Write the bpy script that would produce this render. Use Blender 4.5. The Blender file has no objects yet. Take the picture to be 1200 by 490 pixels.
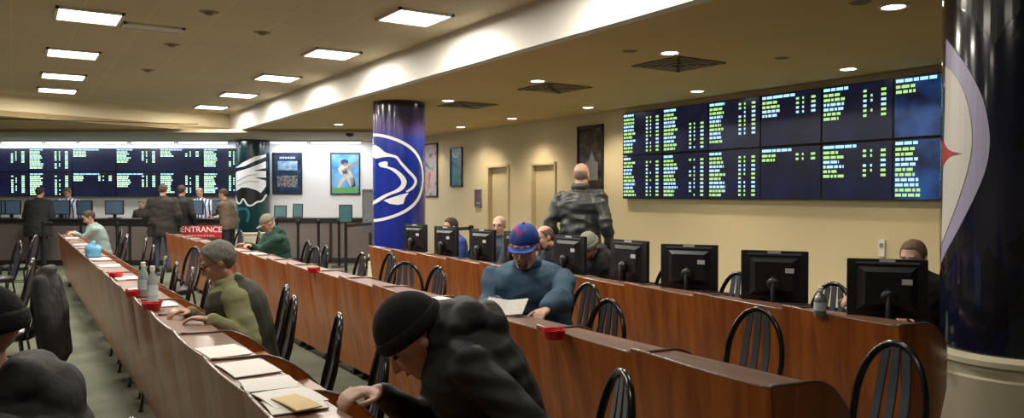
import bpy, bmesh, math, random
from mathutils import Vector, Matrix, Quaternion
from mathutils.geometry import tessellate_polygon
from mathutils import noise as mnoise
random.seed(7)
PI = math.pi
S = bpy.context.scene
C = S.collection
CAMZ = 1.55; YAW = math.radians(33.0); F = 900.0; PITCH = math.radians(1.08)
FW = Vector((math.sin(YAW), math.cos(YAW), 0)); RT = Vector((math.cos(YAW), -math.sin(YAW), 0))
HIGH = 3.42; LOW = 3.0; XB = 4.38; XW = 8.72
# ------------------------------------------------------------------ surveying helpers (camera station = world origin)
def ray(px, py):
    v = Vector(((px-600)/F, 1.0, (245-py)/F))
    f = math.cos(PITCH)*v.y + math.sin(PITCH)*v.z
    z = -math.sin(PITCH)*v.y + math.cos(PITCH)*v.z
    return RT*v.x + FW*f + Vector((0,0,z))
def P(px, py, z):                      # floor-plan position of a sighting at a known height
    r = ray(px, py); t = (z-CAMZ)/r.z
    return Vector((r.x*t, r.y*t, z))
def PX(px, X, py=228):                 # sighting on the plane x = X
    r = ray(px, py); t = X/r.x
    return Vector((X, r.y*t, CAMZ+r.z*t))
def PD(px, depth, py=228):             # sighting at a depth measured along the hall diagonal
    r = ray(px, py); t = depth/(r.x*FW.x+r.y*FW.y)
    return Vector((r.x*t, r.y*t, CAMZ+r.z*t))
# ------------------------------------------------------------------ materials
MATS = {}
def mat(name, col, rough=.6, metal=0, emis=None, estr=0, noise=0, nscale=8, bump=0, bscale=60, coat=0, spec=None, alpha=None, trans=0):
    if name in MATS: return MATS[name]
    m = bpy.data.materials.new(name); m.use_nodes = True
    nt = m.node_tree; b = nt.nodes['Principled BSDF']
    b.inputs['Base Color'].default_value = (*col, 1)
    b.inputs['Roughness'].default_value = rough
    b.inputs['Metallic'].default_value = metal
    if spec is not None: b.inputs['Specular IOR Level'].default_value = spec
    if coat: b.inputs['Coat Weight'].default_value = coat; b.inputs['Coat Roughness'].default_value = .12
    if trans: b.inputs['Transmission Weight'].default_value = trans
    if emis:
        b.inputs['Emission Color'].default_value = (*emis, 1); b.inputs['Emission Strength'].default_value = estr
    tc = nt.nodes.new('ShaderNodeTexCoord')
    if noise:
        n = nt.nodes.new('ShaderNodeTexNoise'); n.inputs['Scale'].default_value = nscale; n.inputs['Detail'].default_value = 5
        nt.links.new(tc.outputs['Object'], n.inputs['Vector'])
        mx = nt.nodes.new('ShaderNodeMix'); mx.data_type = 'RGBA'
        mx.inputs[6].default_value = (*[c*(1-noise) for c in col], 1); mx.inputs[7].default_value = (*[min(1, c*(1+noise)) for c in col], 1)
        nt.links.new(n.outputs['Fac'], mx.inputs[0]); nt.links.new(mx.outputs[2], b.inputs['Base Color'])
    if bump:
        n2 = nt.nodes.new('ShaderNodeTexNoise'); n2.inputs['Scale'].default_value = bscale
        nt.links.new(tc.outputs['Object'], n2.inputs['Vector'])
        bp = nt.nodes.new('ShaderNodeBump'); bp.inputs['Strength'].default_value = bump; bp.inputs['Distance'].default_value = .01
        nt.links.new(n2.outputs['Fac'], bp.inputs['Height']); nt.links.new(bp.outputs['Normal'], b.inputs['Normal'])
    MATS[name] = m
    return m
def wood(name, c1, c2, rough=.33, coat=.3, axis='Z', sc=1.0):
    m = bpy.data.materials.new(name); m.use_nodes = True; nt = m.node_tree; b = nt.nodes['Principled BSDF']
    tc = nt.nodes.new('ShaderNodeTexCoord'); mp = nt.nodes.new('ShaderNodeMapping')
    mp.inputs['Scale'].default_value = {'Z': (14*sc, 14*sc, .9*sc), 'Y': (14*sc, .9*sc, 14*sc)}[axis]
    oi = nt.nodes.new('ShaderNodeObjectInfo'); ad = nt.nodes.new('ShaderNodeVectorMath'); ad.operation = 'ADD'
    ml = nt.nodes.new('ShaderNodeMath'); ml.operation = 'MULTIPLY'; ml.inputs[1].default_value = 37
    nt.links.new(oi.outputs['Random'], ml.inputs[0])
    nt.links.new(tc.outputs['Object'], mp.inputs['Vector']); nt.links.new(mp.outputs['Vector'], ad.inputs[0]); nt.links.new(ml.outputs[0], ad.inputs[1])
    n = nt.nodes.new('ShaderNodeTexNoise'); n.inputs['Scale'].default_value = 1.0; n.inputs['Detail'].default_value = 6; n.inputs['Distortion'].default_value = .6
    nt.links.new(ad.outputs[0], n.inputs['Vector'])
    cr = nt.nodes.new('ShaderNodeValToRGB'); cr.color_ramp.elements[0].position = .3; cr.color_ramp.elements[1].position = .7
    cr.color_ramp.elements[0].color = (*c1, 1); cr.color_ramp.elements[1].color = (*c2, 1)
    nt.links.new(n.outputs['Fac'], cr.inputs['Fac']); nt.links.new(cr.outputs['Color'], b.inputs['Base Color'])
    b.inputs['Roughness'].default_value = rough; b.inputs['Coat Weight'].default_value = coat; b.inputs['Coat Roughness'].default_value = .15
    return m
M_wood = wood('cherry_veneer', (.24, .055, .012), (.47, .135, .024))
M_ledge = wood('ledge_laminate', (.15, .07, .045), (.24, .12, .08), rough=.42, coat=.2, axis='Y')
M_desk = wood('desk_laminate', (.24, .10, .04), (.36, .17, .07), rough=.4, coat=.2, axis='Y')
M_edge = mat('edge_banding', (.055, .025, .018), .3, coat=.3)
M_black = mat('black_plastic', (.008, .008, .010), .42)
M_blackm = mat('black_metal', (.010, .011, .014), .22, .3, coat=.6)
M_slat = mat('slat_metal', (.06, .075, .10), .35, .2, coat=.6)
M_vinyl = mat('black_vinyl', (.014, .014, .017), .35, bump=.2, bscale=150)
M_white = mat('white_paint', (.80, .79, .76), .7)
M_cream = mat('cream_paint', (.70, .60, .40), .75, noise=.04, nscale=2)
M_wallfar = mat('far_wall_paint', (.76, .76, .78), .7, noise=.03, nscale=2)
M_bulk = mat('bulkhead_paint', (.70, .68, .64), .75, noise=.03, nscale=1.5)
M_paper = mat('white_paper', (.80, .79, .76), .6)
M_paperg = mat('newsprint', (.55, .54, .50), .7, noise=.25, nscale=60)
M_yel = mat('manila_paper', (.72, .52, .22), .6)
M_red = mat('red_plastic', (.60, .012, .02), .35)
M_chrome = mat('brushed_aluminium', (.62, .64, .66), .3, .8)
M_glass = mat('dark_glass', (.02, .03, .04), .12)
M_skin = mat('skin', (.48, .25, .17), .5, noise=.12, nscale=25)
M_skin2 = mat('pale_skin', (.58, .34, .25), .5, noise=.12, nscale=25)
M_eye = mat('eye_dark', (.03, .02, .015), .2)
M_lip = mat('lip', (.35, .12, .10), .5)

def ceiling_mat(name, c, lines):
    m = bpy.data.materials.new(name); m.use_nodes = True; nt = m.node_tree; b = nt.nodes['Principled BSDF']
    b.inputs['Roughness'].default_value = .85
    tc = nt.nodes.new('ShaderNodeTexCoord')
    n = nt.nodes.new('ShaderNodeTexNoise'); n.inputs['Scale'].default_value = .8; n.inputs['Detail'].default_value = 6
    nt.links.new(tc.outputs['Object'], n.inputs['Vector'])
    mx = nt.nodes.new('ShaderNodeMix'); mx.data_type = 'RGBA'
    mx.inputs[6].default_value = (*[k*.88 for k in c], 1); mx.inputs[7].default_value = (*[k*1.1 for k in c], 1)
    nt.links.new(n.outputs['Fac'], mx.inputs[0])
    out = mx.outputs[2]
    if lines:
        br = nt.nodes.new('ShaderNodeTexBrick'); br.offset = 0; br.inputs['Scale'].default_value = 1/.61
        br.inputs['Brick Width'].default_value = 1; br.inputs['Row Height'].default_value = 1
        br.inputs['Mortar Size'].default_value = .018
        br.inputs['Color1'].default_value = (1, 1, 1, 1); br.inputs['Color2'].default_value = (.95, .95, .95, 1); br.inputs['Mortar'].default_value = (1.09, 1.08, 1.04, 1)
        nt.links.new(tc.outputs['Object'], br.inputs['Vector'])
        m2 = nt.nodes.new('ShaderNodeMix'); m2.data_type = 'RGBA'; m2.blend_type = 'MULTIPLY'; m2.inputs[0].default_value = 1
        nt.links.new(out, m2.inputs[6]); nt.links.new(br.outputs['Color'], m2.inputs[7]); out = m2.outputs[2]
    nt.links.new(out, b.inputs['Base Color'])
    return m
M_ceilh = ceiling_mat('ceiling_tile', (.56, .48, .33), True)
M_ceill = ceiling_mat('ceiling_low', (.62, .45, .21), False)
M_ceilg = ceiling_mat('ceiling_counter_dim', (.42, .36, .25), False)  # dimmer light over the counter is put into this ceiling colour
def carpet_mat():
    m = bpy.data.materials.new('carpet'); m.use_nodes = True; nt = m.node_tree; b = nt.nodes['Principled BSDF']
    b.inputs['Roughness'].default_value = .95
    tc = nt.nodes.new('ShaderNodeTexCoord')
    n = nt.nodes.new('ShaderNodeTexNoise'); n.inputs['Scale'].default_value = 2.0; n.inputs['Detail'].default_value = 8
    n2 = nt.nodes.new('ShaderNodeTexNoise'); n2.inputs['Scale'].default_value = 120
    for q in (n, n2): nt.links.new(tc.outputs['Object'], q.inputs['Vector'])
    ad = nt.nodes.new('ShaderNodeMath'); ad.operation = 'MULTIPLY_ADD'; ad.inputs[1].default_value = .35
    nt.links.new(n2.outputs['Fac'], ad.inputs[0]); nt.links.new(n.outputs['Fac'], ad.inputs[2])
    cr = nt.nodes.new('ShaderNodeValToRGB'); cr.color_ramp.elements[0].position = .45; cr.color_ramp.elements[1].position = .9
    cr.color_ramp.elements[0].color = (.095, .105, .075, 1); cr.color_ramp.elements[1].color = (.19, .20, .15, 1)
    nt.links.new(ad.outputs[0], cr.inputs['Fac']); nt.links.new(cr.outputs['Color'], b.inputs['Base Color'])
    return m
M_carpet = carpet_mat()
# ------------------------------------------------------------------ mesh helpers
def bx(bm, c, s, rot=None, bev=0):
    M = Matrix.Translation(c) @ (rot.to_4x4() if rot else Matrix.Identity(4)) @ Matrix.Diagonal((*s, 1))
    r = bmesh.ops.create_cube(bm, size=1, matrix=M)
    if bev:
        es = list({e for v in r['verts'] for e in v.link_edges})
        bmesh.ops.bevel(bm, geom=es, offset=bev, segments=2, affect='EDGES', profile=.7)
def ell(bm, c, r, rot=None, u=16, v=10):
    M = Matrix.Translation(c) @ (rot.to_4x4() if rot else Matrix.Identity(4)) @ Matrix.Diagonal((*r, 1))
    rings = [[bm.verts.new(M @ Vector((math.sin(PI*j/v)*math.cos(2*PI*k/u), math.sin(PI*j/v)*math.sin(2*PI*k/u), math.cos(PI*j/v)))) for k in range(u)] for j in range(1, v)]
    t = bm.verts.new(M @ Vector((0, 0, 1))); b = bm.verts.new(M @ Vector((0, 0, -1)))
    for A, B in zip(rings, rings[1:]):
        for k in range(u): bm.faces.new((A[k], B[k], B[(k+1) % u], A[(k+1) % u]))
    for k in range(u): bm.faces.new((t, rings[0][k], rings[0][(k+1) % u])); bm.faces.new((b, rings[-1][(k+1) % u], rings[-1][k]))
    return [q for r_ in rings for q in r_]+[t, b]
def cone(bm, a, b, ra, rb, n=14):
    a = Vector(a); b = Vector(b); d = b-a
    if d.length < 1e-6: return
    q = d.to_track_quat('Z', 'Y').to_matrix().to_4x4()
    bmesh.ops.create_cone(bm, cap_ends=True, segments=n, radius1=ra, radius2=rb, depth=d.length, matrix=Matrix.Translation((a+b)/2) @ q)
def cap(bm, a, b, ra, rb, n=14):
    cone(bm, a, b, ra, rb, n)
    ell(bm, a, (ra,)*3, u=n, v=8); ell(bm, b, (rb,)*3, u=n, v=8)
def tube(bm, pts, r, n=8, closed=False, flat=None):
    pts = [Vector(p) for p in pts]; N = len(pts); rings = []
    up = Vector((0, 0, 1)); prev = None
    for i, p in enumerate(pts):
        if closed: t = pts[(i+1) % N]-pts[i-1]
        else: t = pts[min(i+1, N-1)]-pts[max(i-1, 0)]
        t.normalize()
        if prev is None:
            a = t.cross(up)
            if a.length < .1: a = t.cross(Vector((1, 0, 0)))
        else: a = prev - t*prev.dot(t)
        a.normalize(); prev = a; b = t.cross(a)
        ring = []
        for k in range(n):
            an = 2*PI*k/n
            ra, rb = (r, r) if flat is None else flat
            ring.append(bm.verts.new(p + a*math.cos(an)*ra + b*math.sin(an)*rb))
        rings.append(ring)
    for i in range(N if closed else N-1):
        A = rings[i]; B = rings[(i+1) % N]
        for k in range(n): bm.faces.new((A[k], A[(k+1) % n], B[(k+1) % n], B[k]))
    if not closed:
        bm.faces.new(rings[0][::-1]); bm.faces.new(rings[-1])
def loft(bm, rings, n=18):
    rr = []
    for (c, ax, ay, rx, ry) in rings:
        c = Vector(c); ax = Vector(ax); ay = Vector(ay)
        rr.append([bm.verts.new(c+ax*math.cos(2*PI*k/n)*rx+ay*math.sin(2*PI*k/n)*ry) for k in range(n)])
    for A, B in zip(rr, rr[1:]):
        for k in range(n): bm.faces.new((A[k], A[(k+1) % n], B[(k+1) % n], B[k]))
    bm.faces.new(rr[0][::-1]); bm.faces.new(rr[-1])
def prism(bm, pts, z0, z1):
    a = [bm.verts.new((x, y, z0)) for x, y in pts]; b = [bm.verts.new((x, y, z1)) for x, y in pts]
    n = len(pts)
    for i in range(n): bm.faces.new((a[i], a[(i+1) % n], b[(i+1) % n], b[i]))
    bm.faces.new(a[::-1]); bm.faces.new(b)
def lathe(bm, prof, c=(0, 0, 0), n=32, close=True):
    rr = [[bm.verts.new((c[0]+r*math.cos(2*PI*k/n), c[1]+r*math.sin(2*PI*k/n), c[2]+z)) for k in range(n)] for r, z in prof]
    for A, B in zip(rr, rr[1:]):
        for k in range(n): bm.faces.new((A[k], A[(k+1) % n], B[(k+1) % n], B[k]))
    if close: bm.faces.new(rr[0][::-1]); bm.faces.new(rr[-1])
def obj(name, bm, m, parent=None, smooth=False, kind=None):
    bmesh.ops.recalc_face_normals(bm, faces=bm.faces)
    me = bpy.data.meshes.new(name); bm.to_mesh(me); bm.free()
    if smooth == 'auto':
        me.polygons.foreach_set('use_smooth', [True]*len(me.polygons))
        try: me.set_sharp_from_angle(angle=math.radians(40))
        except Exception: pass
    elif smooth: me.polygons.foreach_set('use_smooth', [True]*len(me.polygons))
    me.materials.append(m)
    o = bpy.data.objects.new(name, me); C.objects.link(o)
    if parent: o.parent = parent
    if kind: o['kind'] = kind
    return o
def thing(name, label, cat, loc=(0, 0, 0), rz=0, group=None):
    o = bpy.data.objects.new(name, None); C.objects.link(o); o.empty_display_size = .1
    o.location = loc; o.rotation_euler = (0, 0, rz); o['label'] = label; o['category'] = cat
    if group: o['group'] = group
    return o
def tag(o, label, cat, group=None, loc=None, rz=None):
    o['label'] = label; o['category'] = cat
    if group: o['group'] = group
    if loc is not None: o.location = loc
    if rz is not None: o.rotation_euler = (0, 0, rz)
    return o
KIDS = {}
def dup(root, loc, rz, label, group=None):
    r = root.copy(); C.objects.link(r); r.location = loc; r.rotation_euler = (0, 0, rz); r['label'] = label
    if group: r['group'] = group
    for ch in root.children:
        c = ch.copy(); C.objects.link(c); c.parent = r
        for g in ch.children:
            d = g.copy(); C.objects.link(d); d.parent = c
    return r
def NB(): return bmesh.new()
ORD = ['nearest', 'second', 'third', 'fourth', 'fifth', 'sixth', 'seventh', 'eighth', 'ninth', 'tenth', 'eleventh', 'twelfth', 'thirteenth', 'fourteenth', 'fifteenth', 'sixteenth', 'seventeenth', 'eighteenth', 'nineteenth', 'twentieth', 'twenty-first']
def slab(name, pts, z0, z1, m, kind='structure'):
    bm = NB(); prism(bm, pts, z0, z1); return obj(name, bm, m, kind=kind)
def wallseg(name, a, b, z0, z1, th, m):     # vertical wall from plan point a to b
    a = Vector(a); b = Vector(b); d = (b-a).normalized(); n = Vector((-d.y, d.x))*th
    bm = NB(); prism(bm, [tuple(a), tuple(b), tuple(b+n), tuple(a+n)], z0, z1); return obj(name, bm, m, kind='structure')
# ------------------------------------------------------------------ the hall
def fp(depth, t): v = FW*depth + RT*t; return (v.x, v.y)
FARW = 19.8
corner_t = (XW-FARW*FW.x)/RT.x
farR = fp(FARW, corner_t); farL = fp(FARW, -24.0)
bm = NB(); prism(bm, [(-9, -5), (XW+.2, -5), (XW+.2, 22), (-12, 36), (-14, 20)], -.1, 0); obj('floor', bm, M_carpet, kind='structure')
sofA = (-9.0, 13.55); sofB = (XB, 18.75)
slab('ceiling', [(-9, -5), (XB+.05, -5), (XB+.05, sofB[1]+.1), (sofA[0], sofA[1]+.1)], HIGH, HIGH+.1, M_ceilh)
# low ceiling on the right and beyond the soffit
slab('ceiling_low', [(XB, -5), (XW+.2, -5), (XW+.2, 22), (XB, 22)], LOW, LOW+.1, M_ceill)
k1 = fp(17.0, -20); k2 = fp(17.0, (XB-17*FW.x)/RT.x)
slab('ceiling_far', [(sofA[0], sofA[1]), (sofB[0], sofB[1]), (XB, 36), (-14, 36)], LOW+.001, LOW+.1, M_ceill)
f1 = fp(17.1, -22); f2 = fp(17.1, -5.25); f3 = fp(17.1, -3.0); f4 = fp(20, -2.2); f5 = fp(20, -22)
slab('ceiling_counter_dim', [f1, f3, f4, f5], 2.93, LOW, M_ceilg)  # thin slab carrying the ceiling colour darkened for dim light
wallseg('trim_1', (XB, -5), (XB, sofB[1]+.02), LOW-.005, HIGH, .12, M_bulk)          # bulkhead face
wallseg('trim_2', sofB, sofA, LOW-.002, HIGH, -.12, M_cream)                          # far soffit
a = fp(14.75, -20); b = P(232, 145, LOW-.01)
bm = NB(); aa = P(-60, 137, LOW); bb = P(232, 145, LOW)
d = (bb-aa).normalized(); n = Vector((-d.y, d.x, 0))*.05
prism(bm, [(aa.x, aa.y), (bb.x, bb.y), (bb.x+n.x, bb.y+n.y), (aa.x+n.x, aa.y+n.y)], LOW-.014, LOW-.002)
tag(obj('air_slot', bm, mat('dark_slot', (.03, .025, .02), .8)), 'long thin black air slot in the ceiling past the soffit', 'air vent')
# walls
wd = [(PX(572, XW).y, PX(597, XW).y), (PX(623, XW).y, PX(652, XW).y)]
def right_wall():
    bm = NB(); ys = [-5]; 
    cuts = sorted([(b_, a_) for a_, b_ in wd]); y = -5
    for lo, hi in cuts:
        bx(bm, (XW+.1, (y+lo)/2, LOW/2), (.2, lo-y, LOW)); bx(bm, (XW+.1, (lo+hi)/2, (LOW+2.18)/2), (.2, hi-lo, LOW-2.18)); y = hi
    bx(bm, (XW+.1, (y+farR[1]+.2)/2, LOW/2), (.2, farR[1]+.2-y, LOW))
    return obj('wall_right', bm, M_cream, kind='structure')
right_wall()
M_door = mat('door_paint', (.66, .56, .36), .55); M_doorf = mat('door_frame_paint', (.60, .50, .32), .5)
for i, (hi, lo) in enumerate(wd):
    bm = NB(); bx(bm, (XW+.09, (lo+hi)/2, 1.075), (.04, hi-lo-.1, 2.13)); d = obj('door_%d' % (i+1), bm, M_door, kind='structure')
    bm = NB()
    for y in (lo+.025, hi-.025): bx(bm, (XW+.05, y, 1.09), (.16, .05, 2.18), bev=.006)
    bx(bm, (XW+.05, (lo+hi)/2, 2.155), (.16, hi-lo, .05), bev=.006); obj('door_frame', bm, M_doorf, d)
    bm = NB(); cap(bm, (XW+.07, lo+.13, 1.0), (XW+.02, lo+.13, 1.0), .01, .012); cap(bm, (XW+.02, lo+.13, 1.0), (XW+.02, lo+.23, 1.0), .011, .009); obj('handle', bm, M_chrome, d, True)
bm = NB(); bx(bm, (XW-.008, 3.3, .06), (.016, 16, .12)); obj('baseboard_right', bm, M_black, kind='structure')
wallseg('wall_far', farR, farL, 0, LOW, -.2, M_wallfar)
wallseg('wall_back', (-9, -5), (XW+.2, -5), 0, HIGH, -.2, M_cream)
wallseg('wall_left', (-9, -5), (-14, 27), 0, HIGH, .2, M_cream)
# ------------------------------------------------------------------ ceiling lights
E_panel = mat('panel_diffuser', (.9, .9, .9), .5, emis=(1.0, .97, .92), estr=7.5)
M_fix = mat('fixture_frame', (.65, .63, .58), .5)
def area(loc, sx, sy, pw, col=(1, .93, .80), rz=0, name='area_lamp'):
    l = bpy.data.lights.new(name, 'AREA'); l.shape = 'RECTANGLE'; l.size = sx; l.size_y = sy; l.energy = pw; l.color = col
    o = bpy.data.objects.new(name, l); C.objects.link(o); o.location = loc; o.rotation_euler = (0, 0, rz); return o
def spot(loc, pw, ang=110, blend=.9, col=(1, .85, .62), tgt=None, name='spot_lamp'):
    l = bpy.data.lights.new(name, 'SPOT'); l.energy = pw; l.spot_size = math.radians(ang); l.spot_blend = blend; l.color = col; l.shadow_soft_size = .07
    o = bpy.data.objects.new(name, l); C.objects.link(o); o.location = loc; return o
def panel(x, y, label, lit=True, w=.62, sy=.62):
    t = thing('ceiling_light', label, 'ceiling light', (x, y, HIGH), 0, 'square panel lights in the high ceiling')
    bm = NB(); h = w/2; hy = sy/2
    for (cx, cy, a_, b_) in ((0, hy-.015, w, .03), (0, -hy+.015, w, .03), (h-.015, 0, .03, sy), (-h+.015, 0, .03, sy)): bx(bm, (cx, cy, -.012), (a_, b_, .03))
    obj('frame', bm, M_fix, t)
    bm = NB(); bx(bm, (0, 0, -.010), (w-.05, sy-.05, .016)); obj('diffuser', bm, E_panel if lit else mat('unlit_diffuser', (.62, .60, .55), .4), t)
    if lit: area((x, y, HIGH-.06), .58, .58, 52)
for i, y in enumerate((7.35, 9.85, 12.35, 14.85, 17.2)):
    panel(3.55, y, '%s glowing square panel in the ceiling row along the white bulkhead' % ORD[i])
for i, y in enumerate((9.15, 11.7, 14.0, 15.95)):
    panel(.68, y, '%s glowing square panel of the left ceiling row' % ORD[i])
panel(1.33, 9.4, 'unlit grey panel right of the nearest left ceiling light', False, .62, .3)
# lamps without fittings, added along the unseen ceiling to light the hall
for x, y, pw in ((3.55, 4.85, 50), (3.55, 2.35, 14), (.68, 6.6, 45), (.68, 4.1, 28), (.68, 1.4, 12), (-2.2, 4.1, 10), (-2.2, 9.15, 26), (-2.2, 14.0, 36), (-5.2, 6.6, 20), (-5.2, 11.7, 30)):
    area((x, y, HIGH-.03), .6, .6, pw)
E_down = mat('downlight_glow', (1, 1, 1), .5, emis=(1, .93, .85), estr=9)
dls = [((1047, 8), 'round downlight at the top right above the screens'), ((994, 81), 'round downlight just above the top right screens'), ((817, 107), 'round downlight above the third column of screens'),
       ((785, 62), 'round downlight beside the largest ceiling diffuser'), ((689, 126), 'round downlight above the tall framed poster'), ((630, 95), 'round downlight beside the middle ceiling diffuser'),
       ((600, 139), 'round downlight above the right hand wall door'), ((525, 118), 'round downlight beside the diffuser next to the blue column'), ((540, 149), 'small round downlight above the left hand wall door'),
       ((397, 146), 'round downlight in front of the black ceiling dome'), ((353, 155), 'round downlight right of the green eagle column'), ((44, 155), 'round downlight above the far left screens'),
       ((120, 155), 'round downlight above the far counter, second from the left'), ((199, 157), 'round downlight above the far counter, third from the left')]
for k, ((px, py), lab) in enumerate(dls):
    zc = LOW
    p = P(px, py, zc)
    t = thing('downlight', lab, 'downlight', (p.x, p.y, zc), 0, 'round recessed downlights')
    bm = NB(); lathe(bm, [(.085, -.004), (.11, -.006), (.115, 0), (.085, .0)], n=24, close=False); obj('trim_ring', bm, M_fix, t, 'auto')
    bm = NB(); lathe(bm, [(.001, -.003), (.088, -.003), (.088, .0), (.001, .0)], n=24); obj('lamp_lens', bm, E_down, t)
    spot((p.x, p.y, zc-.03), (80 if k > 1 else (22, 45)[k]) if k < 9 else (40 if k < 11 else 9), 130)
for x, y, pw in ((7.0, 7.6, 90), (7.2, 4.9, 80)): spot((x, y, LOW-.03), pw, 140)  # extra spots without fittings, added under the low ceiling
# wall washers above the far right doors and posters, part of the low ceiling
for x, y, pw in ((8.25, 14.0, 26), (8.25, 12.3, 26), (8.3, 16.6, 20), (8.2, 10.6, 26)): spot((x, y, LOW-.03), pw, 95, .6)
M_vent = mat('vent_metal', (.20, .145, .07), .6)
for (px, py), lab in (((795, 75), 'large square air diffuser in front of the screens'), ((650, 103), 'square air diffuser in the middle of the low ceiling'), ((548, 123), 'square air diffuser nearest the blue column')):
    p = P(px, py, LOW); t = thing('air_diffuser', lab, 'air vent', (p.x, p.y, LOW-.004), 0, 'square air diffusers')
    bm = NB()
    for q, s_ in enumerate((.36, .28, .20, .12)):
        for sx, sy in ((0, 1), (0, -1), (1, 0), (-1, 0)):
            bx(bm, (sx*(s_-.02), sy*(s_-.02), -.006-.003*q), (.05 if sx else 2*s_, .05 if sy else 2*s_, .008))
    obj('louvre', bm, M_vent, t); bm = NB(); bx(bm, (0, 0, -.002), (.7, .7, .004)); obj('back_plate', bm, mat('vent_dark', (.10, .07, .035), .7), t)
for (px, py), lab in (((1008, 3), 'small flat sprinkler plate at the top of the low ceiling'), ((738, 60), 'small flat sprinkler plate beside the large diffuser'), ((916, 68), 'small flat sprinkler plate above the screens')):
    p = P(px, py, LOW); bm = NB(); lathe(bm, [(.001, -.012), (.05, -.01), (.08, 0), (.001, 0)], n=20); tag(obj('sprinkler_plate', bm, M_vent), lab, 'sprinkler', 'sprinkler plates', (p.x, p.y, LOW))
for (px, py), lab in (((245, 14), 'dark sprinkler dot nearest the camera in the high ceiling'), ((201, 52), 'dark sprinkler dot in the middle of the high ceiling'), ((173, 82), 'dark sprinkler dot farthest along the high ceiling'), ((307, 38), 'dark sprinkler dot between the two rows of panels')):
    p = P(px, py, HIGH); bm = NB(); lathe(bm, [(.001, -.03), (.03, -.03), (.05, -.005), (.10, 0), (.001, 0)], n=20); tag(obj('sprinkler', bm, M_vent), lab, 'sprinkler', 'sprinkler heads', (p.x, p.y, HIGH))
p = P(410, 153, LOW); t = thing('security_camera', 'black domed security camera on the low ceiling', 'security camera', (p.x, p.y, LOW))
bm = NB(); lathe(bm, [(.001, -.05), (.14, -.05), (.15, 0), (.001, 0)]); obj('base_ring', bm, M_black, t, 'auto')
bm = NB(); lathe(bm, [(.001, -.15), (.05, -.14), (.09, -.11), (.11, -.05), (.001, -.05)]); obj('dome', bm, M_glass, t, True)
# strip lights over the far wall
E_strip = mat('strip_tube_glow', (1, 1, 1), .5, emis=(.86, .92, 1), estr=3.2)
segs = [(-60, 0), (2, 50), (54, 90), (93, 150), (154, 205), (209, 268), (316, 361), (364, 424)]
for i, (x0, x1) in enumerate(segs):
    a = PD(x0, 19.45); b = PD(x1, 19.45); c = (a+b)/2
    t = thing('strip_light', '%s long tube light over the far wall, counted from the left' % ['first', 'second', 'third', 'fourth', 'fifth', 'sixth', 'seventh', 'eighth'][i], 'strip light', (c.x, c.y, 2.922), -YAW, 'tube lights along the far wall')
    L = (b-a).length
    bm = NB(); bx(bm, (0, .06, -.02), (L, .16, .04)); obj('housing', bm, M_fix, t)
    bm = NB(); tube(bm, [(-L/2+.03, 0, -.06), (L/2-.03, 0, -.06)], .019, 10); obj('tube', bm, E_strip, t, True)
    q = area((c.x, c.y, 2.80), L, .1, 7.5, (.92, .94, 1), -YAW); q.rotation_euler = (math.radians(20), 0, -YAW)
for t_ in (-11.5, -9.3, -7.1, -4.6, -3.2):  # unseen lamps added to brighten the wall below the far screens
    x_, y_ = fp(18.75, t_); area((x_, y_, 2.90), .5, .5, 17, (1, .97, .93), -YAW)
# ------------------------------------------------------------------ wall screens
def disp_mat(name, c1, c2, scale, s=1.0):
    m = bpy.data.materials.new(name); m.use_nodes = True; nt = m.node_tree; b = nt.nodes['Principled BSDF']
    b.inputs['Base Color'].default_value = (.01, .012, .02, 1); b.inputs['Roughness'].default_value = .25
    tc = nt.nodes.new('ShaderNodeTexCoord'); n = nt.nodes.new('ShaderNodeTexNoise'); n.inputs['Scale'].default_value = scale; n.inputs['Detail'].default_value = 2
    nt.links.new(tc.outputs['Object'], n.inputs['Vector'])
    cr = nt.nodes.new('ShaderNodeValToRGB'); cr.color_ramp.elements[0].position = .38; cr.color_ramp.elements[1].position = .72
    cr.color_ramp.elements[0].color = (*c1, 1); cr.color_ramp.elements[1].color = (*c2, 1)
    nt.links.new(n.outputs['Fac'], cr.inputs['Fac']); nt.links.new(cr.outputs['Color'], b.inputs['Emission Color']); b.inputs['Emission Strength'].default_value = s
    return m
D_dark = disp_mat('display_dark', (.0015, .002, .010), (.004, .007, .030), 2.2)
D_blue = disp_mat('display_blue', (.002, .004, .020), (.012, .06, .20), 2.6, 1.0)
E_hdr = mat('display_header_text', (0, 0, 0), .5, emis=(.30, .65, 1), estr=1.5)
E_grn = mat('display_green_text', (0, 0, 0), .5, emis=(.42, .74, .24), estr=1.0)
E_wht = mat('display_white_text', (0, 0, 0), .5, emis=(.42, .70, 1), estr=1.1)
E_grn2 = mat('far_display_green_text', (0, 0, 0), .5, emis=(.50, .95, .45), estr=1.9)
E_wht2 = mat('far_display_white_text', (0, 0, 0), .5, emis=(.45, .90, .85), estr=1.9)
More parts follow.
